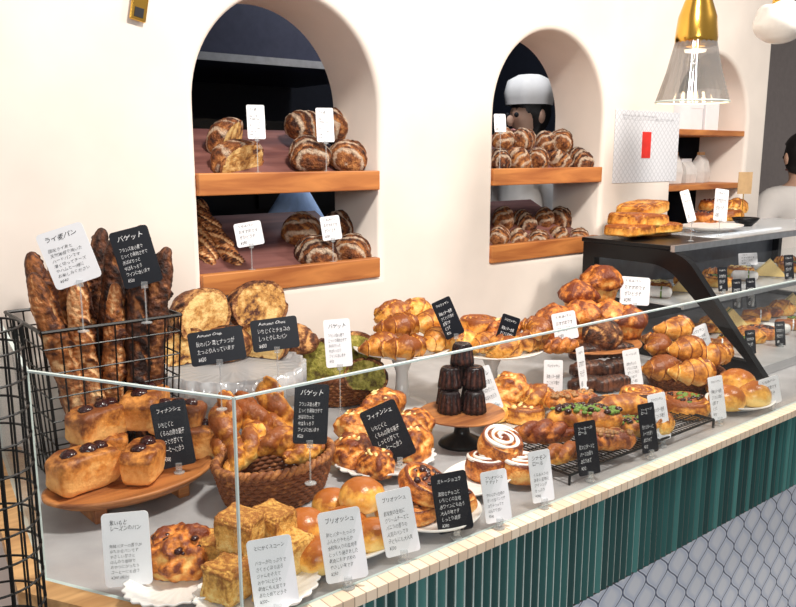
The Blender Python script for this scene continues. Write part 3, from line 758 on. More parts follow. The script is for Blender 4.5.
for (u, v, w, z, rz, rx, l) in [(228, 578, 42, T+.016, 20, 0, 'nearest the glass, left of the white card'), (272, 574, 42, T+.016, 60, 0, 'behind the small white scone card'),
    (238, 528, 42, T+.062, 35, 8, 'standing on top of the heap'), (292, 550, 38, T+.016, 10, 0, 'at the right of the heap'), (214, 548, 36, T+.016, 70, 0, 'at the back left of the heap'), (272, 522, 38, T+.05, 20, 5, 'at the back of the heap beside the basket'), (246, 548, 38, T+.016, 80, 0, 'in the middle of the heap')]:
    put('scone', u, v, w, z, rz, 'crumbly golden square scone '+l, 'scone', 'square scones', rx=rx, sc=(1, 1, 1.05))
plate(345, 540, T+.014, 140, 'white plate of round brioche buns', scal=0, asp=.75)
for (u, v, w, z, rz, l) in [(305, 524, 46, T+.03, 0, 'left one resting against the scones'), (319, 552, 48, T+.014, 0, 'nearest the glass, behind the tall white card'), (346, 520, 42, T+.014, 0, 'in the middle behind the white card'),
    (362, 493, 46, T+.045, 0, 'topmost at the back of the plate'), (374, 532, 44, T+.014, 0, 'right front between two white cards'), (394, 506, 42, T+.014, 0, 'right back beside the dark topped pastry'), (332, 502, 40, T+.014, 0, 'at the back left of the plate')]:
    put('bun', u, v, w, z, rz, 'smooth yellow brioche bun '+l, 'bun', 'round brioche buns')
plate(430, 513, T+.014, 104, 'white plate of dark fruit pastries behind the black card')
for (u, v, w, z, rz, rx, l) in [(422, 482, 56, T+.055, 30, 25, 'tilted on top of the others'), (412, 508, 52, T+.014, 0, 0, 'flat at the left'), (453, 500, 50, T+.014, 0, 0, 'flat at the right behind the black card'), (436, 486, 44, T+.014, 0, 0, 'flat at the back of the plate')]:
    put('danishn', u, v, w, z, rz, 'round pastry with dark fruit '+l, 'pastry', 'dark fruit pastries', rx=rx)
bc = basket(276, 496, 126, .085, 'tan oval wicker basket of twisted breads behind the scones', .72, 8)
for (u, v, w, z, rz, rx, ry, l) in [(226, 416, 84, T+.09, 60, 0, -50, 'leaning out at the left'), (248, 444, 76, T+.075, 30, 0, -25, 'low at the front left'), (270, 402, 84, T+.09, 80, 0, -48, 'standing tallest in the middle'),
    (286, 440, 76, T+.08, -20, 0, -10, 'lying across the front'), (308, 428, 76, T+.08, 50, 0, -40, 'standing behind the black card'), (248, 414, 78, T+.085, 100, 0, -40, 'between the left and the tallest one'), (304, 452, 60, T+.07, 10, 0, 0, 'lowest at the right under the black card')]:
    put('twist', u, v, w, z, rz, 'golden twisted bread '+l, 'bread', 'twisted breads in the wicker basket', ry=ry, sc=(1, 1.05, 1.05))
plate(386, 462, T+.014, 108, 'white scalloped plate of cheese breads behind the brioche', scal=20, asp=.8)
for (u, v, w, z, rz, l) in [(353, 448, 50, T+.014, 20, 'left one beside the basket'), (376, 460, 44, T+.014, 70, 'front one left of the black card'), (358, 422, 46, T+.05, 0, 'stacked at the upper left'), (410, 440, 52, T+.014, 50, 'right one behind the black card'), (383, 402, 48, T+.06, 10, 'topmost at the back'), (414, 422, 44, T+.045, 0, 'stacked at the upper right')]:
    put('cheese', u, v, w, z, rz, 'golden cheese bread '+l, 'bread', 'cheese breads on scalloped plate')
plate(478, 480, T+.014, 110, 'oval white plate under the iced cinnamon rolls', asp=.6, rz=20)
for (u, v, w, z, rz, rx, l) in [(498, 443, 46, T+.05, 0, 20, 'stacked on top with thick white icing'), (522, 466, 44, T+.014, 60, 0, 'at the right behind the white card'), (487, 464, 44, T+.014, 120, 0, 'at the left of the plate')]:
    put('cinn', u, v, w, z, rz, 'iced cinnamon roll '+l, 'cinnamon roll', 'iced cinnamon rolls', rx=rx)
plate(462, 413, T+.075, 86, 'wooden topped black stand stacked with dark caneles', mat='traywood', foot=1, name='cake_stand', rimh=.003, footmat='black')
zc_ = T+.0745
cc, tcc = at(461, 408, zc_)
hh = .056
pos = [(-.029, -.03, 0), (.029, -.03, 0), (-.029, .029, 0), (.029, .029, 0), (-.028, -.008, 1), (.03, -.004, 1), (.0, .046, 1), (.002, .012, 2)]
ll = ['bottom layer front left', 'bottom layer front right', 'bottom layer back left', 'bottom layer back right', 'second layer left', 'second layer right', 'second layer at the back', 'single one on the very top']
for (dx, dy, lay), l in zip(pos, ll):
    place('canele', Vector((cc.x+dx*CY+dy*SY, cc.y-dx*SY+dy*CY, zc_+lay*hh*.94)), hh, random.random(), 'dark fluted canele, '+l, 'canele', 'stacked caneles')
plate(515, 418, T+.014, 84, 'small white plate of golden buns right of the canele stand')
for (u, v, w, z, rz, k_, l) in [(510, 386, 46, T+.05, 0, 'cheese', 'stacked behind the tilted white card'), (523, 410, 46, T+.014, 30, 'danishc', 'with cream topping at the front'), (500, 408, 40, T+.014, 0, 'gbun', 'at the left edge of the plate'), (537, 393, 42, T+.04, 0, 'gbun', 'at the right behind the white card')]:
    put(k_, u, v, w, z, rz, 'golden bun on the small plate '+l, 'bun', 'golden buns by the caneles')
def rack(u, v, z, lx, ly, label, rz=0):
    c, t = at(u, v, z)
    rt = thing('cooling_rack', label, 'rack', (c.x, c.y, T), R_(rz)); h = z-T
    bm = BM(); loop = [(-lx/2, -ly/2, h), (lx/2, -ly/2, h), (lx/2, ly/2, h), (-lx/2, ly/2, h)]
    for i in range(4): tube(bm, [loop[i], loop[(i+1) % 4]], .003)
    obj('frame', bm, 'iron', rt)
    bm = BM(); n = int(lx/.012)
    for i in range(1, n): tube(bm, [(-lx/2+lx*i/n, -ly/2, h), (-lx/2+lx*i/n, ly/2, h)], .0014, 5)
    n = int(ly/.024)
    for i in range(1, n): tube(bm, [(-lx/2, -ly/2+ly*i/n, h), (lx/2, -ly/2+ly*i/n, h)], .0014, 5)
    obj('wire_grid', bm, 'iron', rt)
    for i in range(4): bm = BM(); tube(bm, [(loop[i][0], loop[i][1], h), (loop[i][0], loop[i][1], 0)], .003); obj('leg', bm, 'iron', rt)
    return c
rack(612, 433, T+.022, .56, .2, 'black wire cooling rack of long topped breads')
zr = T+.025
for (k_, u, v, w, z, rz, l) in [('twistr', 545, 432, 72, zr, -35, 'twisted red gold bread at the left end of the rack'), ('twist', 562, 452, 60, zr, -10, 'short twisted bread nearest the white card on the rack'), ('longg', 585, 418, 80, zr+.02, -40, 'long bread covered in green and dark toppings on the rack'),
    ('longn', 606, 440, 66, zr, -30, 'long bread sprinkled with nuts between the black cards'), ('sausage', 622, 406, 72, zr+.02, -30, 'bread roll with a sausage along its top'), ('longg', 628, 426, 60, zr, -35, 'herb covered bread half hidden behind the black card'), ('longn', 572, 400, 60, zr+.01, -20, 'nut covered bread at the back of the rack'), ('gbun', 656, 420, 42, zr, 0, 'folded golden pastry at the right end of the rack'), ('swirl', 642, 398, 46, zr+.01, 0, 'golden spiral pastry at the back right of the rack')]:
    put(k_, u, v, w, z, rz, l, 'bread')
put('danishg', 685, 404, 50, T+.004, 0, 'round pastry with dark spotted green centre near the front glass', 'pastry')
plate(740, 402, T+.014, 78, 'white plate of yellow rolls at the right end of the guard', asp=.8)
for (k_, u, v, w, z, rz, l) in [('bun', 727, 396, 36, T+.014, 0, 'front left on its plate'), ('bun', 752, 392, 36, T+.014, 0, 'right on its plate'), ('bun', 738, 380, 34, T+.038, 0, 'stacked in the middle')]:
    put(k_, u, v, w, z, rz, 'round yellow roll '+l, 'bun', 'yellow rolls at the right end')
put('crois', 712, 386, 38, T+.004, 30, 'small croissant lying left of the yellow rolls', 'croissant')
plate(234, 368, 1.09, 138, 'pressed glass cake stand of dark fruit loaves', mat='cutglass', scal=28, foot=1, name='cake_stand', rimh=.012)
zp = 1.0915
for (k_, u, v, w, z, rz, rx, l) in [('half', 186, 346, 56, zp, 0, 0, 'lower left with nutty crumb'), ('dbun', 226, 342, 56, zp, 10, 0, 'lower middle behind the black card'), ('half', 262, 340, 56, zp, -60, 0, 'lower right behind the second black card'), ('half', 205, 312, 72, zp+.06, 20, 0, 'stacked upper left'), ('half', 262, 302, 68, zp+.06, 5, -8, 'stacked highest at the right, nutty crumb showing'), ('dbun', 294, 336, 50, zp, -60, 0, 'small one at the far right')]:
    put(k_, u, v, w, z, rz, 'dark crusted fruit loaf, '+l, 'loaf', 'dark fruit loaves', sc=(1, 1, .9), rx=rx)
basket(342, 398, 84, .08, 'round wicker basket of green tea loaves', .85, 0, T+.0)
for (u, v, w, z, rz, l) in [(320, 360, 60, T+.08, -35, 'left one of the pair'), (352, 354, 62, T+.085, -20, 'right one behind the white card'), (366, 374, 46, T+.06, -50, 'low at the right')]:
    put('greens', u, v, w, z, rz, 'cut green tea loaf, '+l, 'loaf', 'green tea loaves')
plate(402, 350, 1.08, 98, 'white stand of mixed croissants below the middle wall', foot=1, name='cake_stand')
for (k_, u, v, w, z, rz, l) in [('crois', 378, 344, 50, 1.08, 20, 'lower left'), ('crois', 404, 346, 52, 1.08, -10, 'lower middle facing front'), ('crois', 432, 339, 50, 1.08, 40, 'lower right under the black card'), ('crois', 398, 325, 52, 1.11, 0, 'second layer middle'), ('crois', 426, 321, 48, 1.11, 30, 'second layer right'), ('gbun', 394, 311, 42, 1.14, -15, 'topmost of the stack'), ('gbun', 416, 306, 38, 1.145, 15, 'topmost right')]:
    put(k_, u, v, w, z, rz, 'golden pastry on the white stand, '+l, 'croissant', 'croissants on the white stand')
plate(492, 348, 1.07, 104, 'second white stand, under the row of golden buns', foot=1, name='cake_stand', rimh=.006)
for (k_, u, v, w, z, rz, l) in [('gbun', 460, 340, 46, 1.07, 0, 'first from the left'), ('crois', 482, 342, 44, 1.07, 20, 'second from the left'), ('gbun', 504, 344, 44, 1.07, 0, 'third, behind the black card'), ('crois', 526, 340, 46, 1.07, -20, 'fourth, at the right edge'), ('swirl', 478, 325, 40, 1.10, 0, 'on top at the left'), ('crois', 534, 328, 46, 1.10, 60, 'on top at the right'), ('cheese', 504, 327, 36, 1.10, 0, 'on top in the middle')]:
    put(k_, u, v, w, z, rz, 'golden pastry on the second white stand, '+l, 'pastry', 'pastries on the second stand')
plate(585, 342, 1.06, 110, 'dark wooden stand of tall muffins', mat='traywood', foot=1, name='cake_stand', rimh=.004, footmat='black')
for (k_, u, v, w, z, rz, l) in [('pop', 555, 322, 38, 1.06, 0, 'lower left behind the white card'), ('pop', 582, 318, 38, 1.06, 40, 'lower middle'), ('pop', 610, 318, 38, 1.06, 80, 'lower right'), ('pop', 578, 297, 36, 1.11, 0, 'second layer left'), ('pop', 602, 284, 40, 1.12, 120, 'topmost'), ('pop', 630, 322, 34, 1.06, 0, 'far right behind the white card')]:
    put(k_, u, v, w, z, rz, 'tall craggy muffin, '+l, 'muffin', 'tall muffins')
put('twistr', 560, 345, 48, 1.062, -20, 'short red gold twist at the front of the muffin stand', 'bread')
plate(600, 388, T+.055, 84, 'clear pressed dish stacked with chocolate rolls', mat='cutglass', foot=1, name='cake_stand', rimh=.006)
for (u, v, w, z, rz, l) in [(586, 383, 44, T+.057, -10, 'bottom left'), (612, 382, 44, T+.057, -10, 'bottom right'), (590, 368, 46, T+.083, -20, 'middle left'), (616, 366, 46, T+.083, -5, 'middle right'), (588, 351, 46, T+.109, -10, 'upper left'), (614, 349, 44, T+.109, -25, 'upper right')]:
    put('chocroll', u, v, w, z, rz, 'ridged dark chocolate roll, '+l+' of the stack', 'chocolate roll', 'stacked chocolate rolls')
put('dbun', 602, 332, 44, T+.136, 0, 'small dark scored loaf on top of the chocolate rolls', 'bun')
basket(684, 387, 84, .045, 'wicker basket of croissants beside the black framed case', .8, 0)
for (k_, u, v, w, z, rz, l) in [('crois', 656, 365, 52, T+.045, 0, 'front left'), ('crois', 690, 369, 54, T+.045, -10, 'front right'), ('crois', 652, 343, 46, T+.085, 40, 'left of the second layer'), ('crois', 682, 346, 52, T+.085, 0, 'middle of the second layer'), ('crois', 710, 352, 46, T+.07, -30, 'far right behind the card'), ('crois', 672, 326, 48, T+.12, 10, 'topmost')]:
    put(k_, u, v, w, z, rz, 'croissant in the wicker basket, '+l, 'croissant', 'croissants in the basket', rx=12)
# ------------------------------------------------------------------ baguette wire basket
bx0, bx1, by0, by1 = .415, .70, 1.6, 1.87; bh = .335
rt = thing('wire_basket', 'tall black wire basket full of dark baguettes', 'basket', ((bx0+bx1)/2, (by0+by1)/2, T)); w2, d2 = (bx1-bx0)/2, (by1-by0)/2
def rrect(w, d, z): return [(-w, -d, z), (w, -d, z), (w, d, z), (-w, d, z)]
bm = BM(); q = rrect(w2, d2, bh)
for i in range(4): tube(bm, [q[i], q[(i+1) % 4]], .004)
obj('rim', bm, 'iron', rt)
bm = BM()
for z in [.003, .05, .1, .15, .2, .25, .3]:
    q = rrect(w2*(.86+.14*z/bh), d2*(.86+.14*z/bh), z)
    for i in range(4): tube(bm, [q[i], q[(i+1) % 4]], .0018, 5)
for i in range(9):
    f = -1+2*i/8
    for s_ in (-1, 1):
        tube(bm, [(f*w2*.86, s_*d2*.86, 0), (f*w2, s_*d2, bh)], .0018, 5); tube(bm, [(s_*w2*.86, f*d2*.86, 0), (s_*w2, f*d2, bh)], .0018, 5)
for i in range(1, 8): tube(bm, [(-w2*.86+w2*1.72*i/8, -d2*.86, .003), (-w2*.86+w2*1.72*i/8, d2*.86, .003)], .0018, 5)
obj('wire_grid', bm, 'iron', rt)
spots = [(.462, 1.645, .44, -10, 'r', 'front left corner'), (.51, 1.64, .42, -4, 'r', 'second from the left in front'), (.562, 1.64, .40, 2, 'r', 'third from the left in front'), (.612, 1.64, .43, 4, 'd', 'fourth from the left in front'), (.658, 1.645, .47, 8, 'd', 'front right corner'),
         (.48, 1.73, .47, -9, 'r', 'left side of the second row'), (.535, 1.73, .46, -2, 'r', 'middle of the second row'), (.592, 1.73, .49, 3, 'd', 'right of middle in the second row'), (.645, 1.74, .51, 9, 'd', 'right side, tallest'), (.52, 1.815, .49, -3, 'r', 'back row left'), (.6, 1.815, .5, 4, 'd', 'back row right')]
for (x, y, ln, an, mt, l) in spots:
    o = place('bagr' if mt == 'r' else 'bag', Vector((x, y, T+.1)), ln, 0, 'dark crusted baguette standing in the wire basket, '+l, 'baguette', 'baguettes in the wire basket')
    o.matrix_world = Matrix.Translation((x, y, T+.012+ln/2)) @ Matrix.Rotation(R_(an), 4, 'Y') @ Matrix.Rotation(R_(random.uniform(-4, 4)), 4, 'X') @ Matrix.Rotation(R_(random.uniform(150, 240)), 4, 'Z') @ Matrix.Rotation(-PI/2, 4, 'Y') @ Matrix.Diagonal((ln, ln*.92, ln*.92, 1)) @ Matrix.Translation((0, 0, -.07))
# ------------------------------------------------------------------ left wire stand
rt = thing('wire_stand', 'slim black wire stand outside the glass at the left edge', 'wire stand', (.206, 1.13, 0))
bm = BM(); rw = .062
for z in [.75, .79, .83, .87, .91, .95, .99, 1.03, 1.07, 1.11, 1.15, 1.19, 1.23, 1.27, 1.31, 1.35, 1.38]: tube(bm, [(rw*math.cos(a), rw*math.sin(a), z) for a in [2*PI*i/40 for i in range(40)]], .0018, 5, True)
for i in range(18):
    a = 2*PI*i/18; tube(bm, [(.05*math.cos(a), .05*math.sin(a), .72), (rw*math.cos(a), rw*math.sin(a), .76), (rw*math.cos(a), rw*math.sin(a), 1.38)], .0016, 5)
obj('wire_cage', bm, 'iron', rt)
for i in range(3):
    a = 2*PI*i/3+.5; bm = BM(); tube(bm, [(.05*math.cos(a), .05*math.sin(a), .73), (.09*math.cos(a), .09*math.sin(a), 0)], .006, 8); obj('leg', bm, 'iron', rt)
# ------------------------------------------------------------------ breads in the arches
g1 = 'loaves in the left arch'
def inarch(kind, u, v, Y, wp, rz, label, cat='loaf', group=None, rx=24, ry=0, sc=(1, 1, 1)):
    c, t = atY(u, v, Y); s = wp*t/FPX; hz = HT[kind]*sc[2]*s/2
    Mr = Matrix.Rotation(R_(rx), 4, 'X') @ Matrix.Rotation(R_(rz), 4, 'Z') @ Matrix.Rotation(R_(ry), 4, 'Y')
    o = place(kind, c, s, 0, label, cat, group, 0, 0, sc)
    o.matrix_world = Matrix.Translation(c) @ Mr @ Matrix.Translation((0, 0, -hz)) @ Matrix.Diagonal((s*sc[0], s*sc[1], s*sc[2], 1))
    return o
inarch('halfd', 243, 160, 2.04, 66, 20, 'cut dark loaf lying in front on the upper shelf, left arch', group=g1, sc=(1, .9, .8))
inarch('halfd', 232, 138, 2.15, 56, 40, 'cut dark loaf behind another on the upper shelf, left arch', group=g1, sc=(1, .9, .9))
for (u, v, Y, w, rz, l) in [(310, 152, 2.04, 48, 70, 'front left of the striped group, upper shelf'), (348, 153, 2.04, 44, 60, 'front right of the striped group, upper shelf'), (306, 124, 2.16, 44, 10, 'back left of the striped group, upper shelf'), (336, 123, 2.17, 44, 20, 'back right of the striped group, upper shelf')]:
    inarch('boule', u, v, Y, w, rz, 'flour striped round loaf, '+l+' in left arch', group=g1)
for (u, v, Y, w, rz, l) in [(206, 240, 2.12, 92, 84, 'leftmost'), (222, 245, 2.10, 86, 112, 'second from the left')]:
    inarch('rustic', u, v, Y, w, rz, 'long dark loaf '+l+' on the lower shelf, left arch', group=g1, rx=62)
for (u, v, Y, w, rz, l) in [(317, 250, 2.03, 47, 80, 'front left'), (354, 248, 2.03, 45, 50, 'front right'), (302, 227, 2.14, 46, 30, 'back left'), (341, 225, 2.14, 43, 10, 'back right')]:
    inarch('boule' if w != 46 else 'boule2', u, v, Y, w, rz, 'striped round loaf, '+l+' on the lower shelf of left arch', group=g1)
ords = ['first', 'second', 'third', 'fourth', 'fifth', 'sixth']
for (vv, nm) in ((157, 'upper'), (237, 'lower')):
    for r_, (Y, us, rn) in enumerate(((2.03, (500, 519, 539, 560, 580), 'front'), (2.13, (504, 524, 545, 562, 574), 'back'))):
        for i, u in enumerate(us):
            inarch('boule2' if (i+r_) % 2 else 'boule', u, vv-r_*19+random.uniform(-2, 2), Y, (29, 33, 31)[(i+r_) % 3], 60+random.uniform(-45, 45), f'striped loaf, {ords[i]} from left in {rn} row, {nm} shelf of middle arch', group='loaves in the middle arch', sc=(1, .85, 1))
# ------------------------------------------------------------------ chilled case
CX0, CX1 = 2.32, 3.72
case = thing('chilled_display_case', 'black framed slanted glass display case at the right', 'display case', (CX0, 0, T+.001))
def prof(o):
    zt = 1.29-T-o; pts = [(1.80-o, .0+o)]
    pts.append((1.80-o, zt))
    for k in range(9):
        a = k/8; pts.append((1.40+.09*(1-a)**1.5-.035*a*a+o*.9, zt-.05*a**2.2))
    pts.append((1.10+o*1.35, .0+o)); return pts
for X in (0, CX1-CX0-.03):
    bm = BM(); o_, i_ = prof(0), prof(.05); n = len(o_)
    V = [[bm.verts.new((x, p[0], p[1])) for p in P] for P in (o_, i_) for x in (X, X+.03)]
    for k in range(n):
        j = (k+1) % n
        for (a, b2) in ((0, 1), (1, 3), (3, 2), (2, 0)): bm.faces.new((V[a][k], V[a][j], V[b2][j], V[b2][k]))
    obj('side_frame', bm, 'black', case)
    bm = BM(); a = [bm.verts.new((X+.015, p[0], p[1])) for p in i_]; bm.faces.new(a); obj('side_glass', bm, 'glass', case)
bm = BM(); box(bm, .03, CX1-CX0-.03, 1.14, 1.79, 0, .03); obj('case_base', bm, 'surf', case)
bm = BM(); rbox(bm, 0, .34, 1.45, 1.81, 1.29-T, 1.305-T, .003); obj('black_top', bm, 'black', case)
bm = BM(); box(bm, .341, CX1-CX0, 1.45, 1.81, 1.297-T, 1.305-T); obj('glass_top', bm, 'cutglass', case)
bm = BM(); box(bm, 0, CX1-CX0, 1.435, 1.45, 1.285-T, 1.306-T); obj('steel_trim', bm, 'steel', case)
bm = BM(); box(bm, .03, CX1-CX0-.03, 1.78, 1.79, .03, .36); obj('back_panel', bm, 'dsteel', case)
bm = BM(); vs = [bm.verts.new(p) for p in ((.03, 1.12, .02), (CX1-CX0-.03, 1.12, .02), (CX1-CX0-.03, 1.38, .33), (.03, 1.38, .33))]; bm.faces.new(vs); obj('front_glass', bm, 'glass', case)
bm = BM(); box(bm, .035, CX1-CX0-.035, 1.42, 1.77, .175, .181); s_ = obj('shelf', bm, 'cutglass', case)
bm = BM(); box(bm, .035, CX1-CX0-.035, 1.412, 1.42, .17, .186); obj('shelf_edge', bm, 'steel', s_)
bm = BM(); tube(bm, [(.05, 1.74, .34), (CX1-CX0-.05, 1.74, .34)], .006, 8)
m, nt, b = newmat('case strip light'); b.inputs['Emission Color'].default_value = (.85, .95, 1, 1); b.inputs['Emission Strength'].default_value = 6; M['strip'] = m
obj('light_strip', bm, 'strip', case)
on = ['first', 'second', 'third', 'fourth', 'fifth', 'sixth', 'seventh', 'eighth', 'ninth', 'tenth', 'eleventh', 'twelfth']
def topx(x, y, z):
    q = Vector((x, y, z)) - Vector((0, 0, H)); dd = q.x*SY*CP+q.y*CY*CP-q.z*SP
    return 398+FPX*(q.x*CY-q.y*SY)/dd, 303.5-FPX*((q.x*SY+q.y*CY)*SP+q.z*CP)/dd
for i in range(12):
    x = 2.43+i*.1
    place(['wrap', 'danishc', 'sand', 'wrap', 'danishg', 'crois'][i % 6], Vector((x, 1.56+.07*(i % 2), T+.184)), .11, R_(-60), f'snack, {on[i]} from the left on the upper case shelf', 'snack', 'snacks on the upper case shelf')
    place(['slab', 'wrap', 'longn', 'gbun', 'sand'][i % 5], Vector((x, 1.5, T+.032)), .12, R_(-60+20*(i % 3)), on[i]+' snack from the left in the back row on the case floor', 'snack', 'snacks on the case floor')
    place(['wrap', 'longg', 'gbun', 'danishn', 'wrap'][i % 5], Vector((x+.03, 1.34, T+.032)), .11, R_(-60), on[i]+' snack from the left in the front row on the case floor', 'snack', 'snacks on the case floor')
    if i % 2 == 0 or i == 5:
        u_, v_ = topx(x+.05, 1.24, T+.075)
        card(u_, v_, 12, 24, T+.031, 'b', 'sml', f'black card before the {on[i]} snack on the case floor', Y=1.24, a=20)
    if i in (2, 7, 9):
        u_, v_ = topx(x+.05, 1.46, T+.235)
        card(u_, v_, 11, 24, T+.182, 'b', 'sml', f'black card before the {on[i]} snack on the upper case shelf', Y=1.46, a=20)
for (u, v, w, h, Y, z, col, k_, l) in [(748, 259, 22, 12, 1.5, T+.182, 'w', 'sml', 'small white card at the front of the upper case shelf'), (737, 294, 11, 30, 1.44, T+.182, 'b', 'sml', 'leftmost of two close black cards on the upper case shelf'), (751, 293, 11, 30, 1.44, T+.182, 'b', 'sml', 'right one of two close black cards on the upper case shelf')]:
    card(u, v, w, h, z, col, k_, l, Y=Y, a=20)
ZT2 = 1.306
c, t = at(645, 231, ZT2+.012)
rt = thing('serving_board', 'wooden serving board under toasted sandwiches on the case', 'board', (c.x, c.y, ZT2), R_(0)); bm = BM(); lathe(bm, [(.001, 0), (.105, 0), (.11, .006), (.105, .012), (.001, .012)], 40, None, 1, .8); obj('board', bm, 'traywood', rt, True)
for (u, v, w, z, rz, ry, l) in [(630, 229, 52, 0, 0, 0, 'bottom left'), (657, 227, 48, 0, -20, 0, 'bottom right'), (638, 219, 60, .026, -5, 3, 'middle'), (643, 208, 58, .052, 8, -5, 'topmost')]:
    put('slab', u, v, w, ZT2+.012+z, rz, 'golden toasted sandwich on the case top, '+l+' of the stack', 'sandwich', 'toasted sandwiches', ry=ry)
plate(712, 228, ZT2+.012, 76, 'white plate of wrapped pastries on the case top', asp=.7)
for (k_, u, v, w, z, rz, l) in [('danishn', 705, 217, 34, ZT2+.014, 0, 'left, behind the white card'), ('danishc', 727, 214, 32, ZT2+.014, 0, 'right, beside the black bowl'), ('danishn', 716, 205, 32, ZT2+.037, 40, 'on top of the other two'), ('gbun', 736, 205, 28, ZT2+.032, 0, 'rounded one at the back')]:
    put(k_, u, v, w, z, rz, 'small pastry on the case top plate, '+l, 'pastry', 'pastries on the case top')
c, t = at(745, 226, ZT2); bm = BM(); lathe(bm, [(.001, 0), (.025, 0), (.045, .02), (.055, .035), (.052, .035), (.04, .02), (.001, .006)], 32); tag(obj('serving_bowl', bm, 'black', smooth=True, loc=(c.x, c.y, ZT2)), 'small black bowl on the case top right of the pastries', 'bowl')
card(688, 206, 10, 32, ZT2, 'w', 'sml', 'narrow white card leaning on the case top by the sandwiches', Y=1.5, roll=-14)
card(721, 205, 15, 32, ZT2, 'w', 'sml', 'white card in front of the pastries on the case top', Y=1.52, roll=8)
bm = BM(); c, t = atY(745, 183, 1.7); rt = thing('menu_stand', 'plain tan card on a thin stand at the case end', 'card stand', (c.x, c.y, ZT2))
bm = BM(); box(bm, -.032, .032, -.001, .001, c.z-ZT2-.045, c.z-ZT2+.045); obj('tan_card', bm, 'tan', rt, rot=(0, 0, -.5)); bm = BM(); tube(bm, [(0, .003, 0), (0, .003, c.z-ZT2)], .002); lathe(bm, [(.001, 0), (.025, 0), (.025, .004), (.001, .004)], 20); obj('stand', bm, 'brass', rt)
for (x, y, z, w, d, h, l) in [(3.2, 2.14, 1.706, .12, .1, .11, 'small white carton at the left of the upper shelf, right-hand arch'), (3.34, 2.12, 1.706, .13, .1, .16, 'tall white carton on the upper shelf, right-hand arch'), (3.48, 2.14, 1.706, .12, .1, .12, 'low white carton on the upper shelf, right-hand arch'), (3.6, 2.12, 1.706, .1, .1, .19, 'tallest white carton at the right end of the upper shelf')]:
    rt = thing('carton', l, 'box', (x, y, z), -.1); bm = BM(); rbox(bm, -w/2, w/2, -d/2, d/2, 0, h, .003); obj('box_body', bm, 'paper', rt); bm = BM(); rbox(bm, -w/2-.002, w/2+.002, -d/2-.002, d/2+.002, h-.02, h+.003, .002); obj('lid', bm, 'paper', rt)
for i, x in enumerate((3.18, 3.31, 3.44, 3.57)):
    rt = thing('paper_packet', f'pale packet with folded top, {ords[i]} from left on lower shelf, right-hand arch', 'packet', (x, 2.1, 1.466), -.3+.2*i, 'packets in the right-hand arch')
    bm = BM(); hgt = .1+.03*(i % 2)
    skinrings(bm, [[Vector((sx_*wq, sy_*dq, z)) for sx_, sy_ in ((-1, -1), (1, -1), (1, 1), (-1, 1))] for (wq, dq, z) in ((.05, .03, 0), (.053, .034, hgt*.4), (.05, .026, hgt*.75), (.05, .004, hgt))]); obj('packet_body', bm, 'pbag', rt)
    bm = BM(); box(bm, -.05, .05, -.006, .006, hgt-.002, hgt+.012); obj('folded_top', bm, 'palewood' if i % 2 else 'paper', rt)
# wall notice with a fine quilted surface
m, nt, b = newmat('quilted paper'); M['quilt'] = m
tc = N(nt, 'ShaderNodeTexCoord'); w1 = N(nt, 'ShaderNodeTexWave', bands_direction='DIAGONAL'); w1.inputs['Scale'].default_value = 22
mp = N(nt, 'ShaderNodeMapping'); mp.inputs['Scale'].default_value = (-1, 1, 1); w2_ = N(nt, 'ShaderNodeTexWave', bands_direction='DIAGONAL'); w2_.inputs['Scale'].default_value = 22
L(nt, tc.outputs['Object'], w1.inputs['Vector']); L(nt, tc.outputs['Object'], mp.inputs[0]); L(nt, mp.outputs[0], w2_.inputs['Vector'])
rq = ramp(nt, mth(nt, 'MINIMUM', w1.outputs['Fac'], w2_.outputs['Fac']), [(.02, (.6, .61, .65)), (.2, (.76, .77, .81))]); L(nt, rq.outputs[0], b.inputs['Base Color']); b.inputs['Roughness'].default_value = .6
p0, _ = atY(614, 146, D-.002); p1, _ = atY(678, 146, D-.002); pt_, _ = atY(646, 111, D-.002); pb, _ = atY(646, 182, D-.002)
rt = thing('wall_notice', 'pale quilted paper notice with red label on the wall between arches', 'notice', ((p0.x+p1.x)/2, D-.002, (pt_.z+pb.z)/2)); w = p1.x-p0.x; h = pt_.z-pb.z
bm = BM(); box(bm, -w/2, w/2, -.001, .001, -h/2, h/2); obj('paper', bm, 'quilt', rt)
bm = BM(); box(bm, -.04, .02, -.003, -.001, -.045, .06); obj('red_label', bm, 'red', rt)
me_ = rawtext("Bread & Sweets\nおいしいパンをどうぞ", 1); ve = fit(me_, -w*.4, w*.4, h*.36, h*.45, -.0022); me2 = bpy.data.meshes.new('lettering'); me2.from_pydata(ve, [], [tuple(p.vertices) for p in me_.polygons]); me2.materials.append(M['grey']); link('lettering', me2, rt)
c, t = atY(139, 8, D-.01); rt = thing('brass_tag', 'small brass hook tag hanging on the wall at the top left', 'tag', (c.x, c.y, c.z))
bm = BM(); rbox(bm, -.02, .02, -.004, .004, -.03, .03, .003); obj('tag_plate', bm, 'brass', rt, rot=(0, .2, 0)); bm = BM(); tube(bm, [(-.004, 0, .028), (-.01, 0, .06), (0, .008, .09)], .003); obj('hook', bm, 'iron', rt); bm = BM(); box(bm, -.011, .011, -.0055, -.0045, -.022, .0); obj('dark_panel', bm, 'ink', rt, rot=(0, .2, 0))
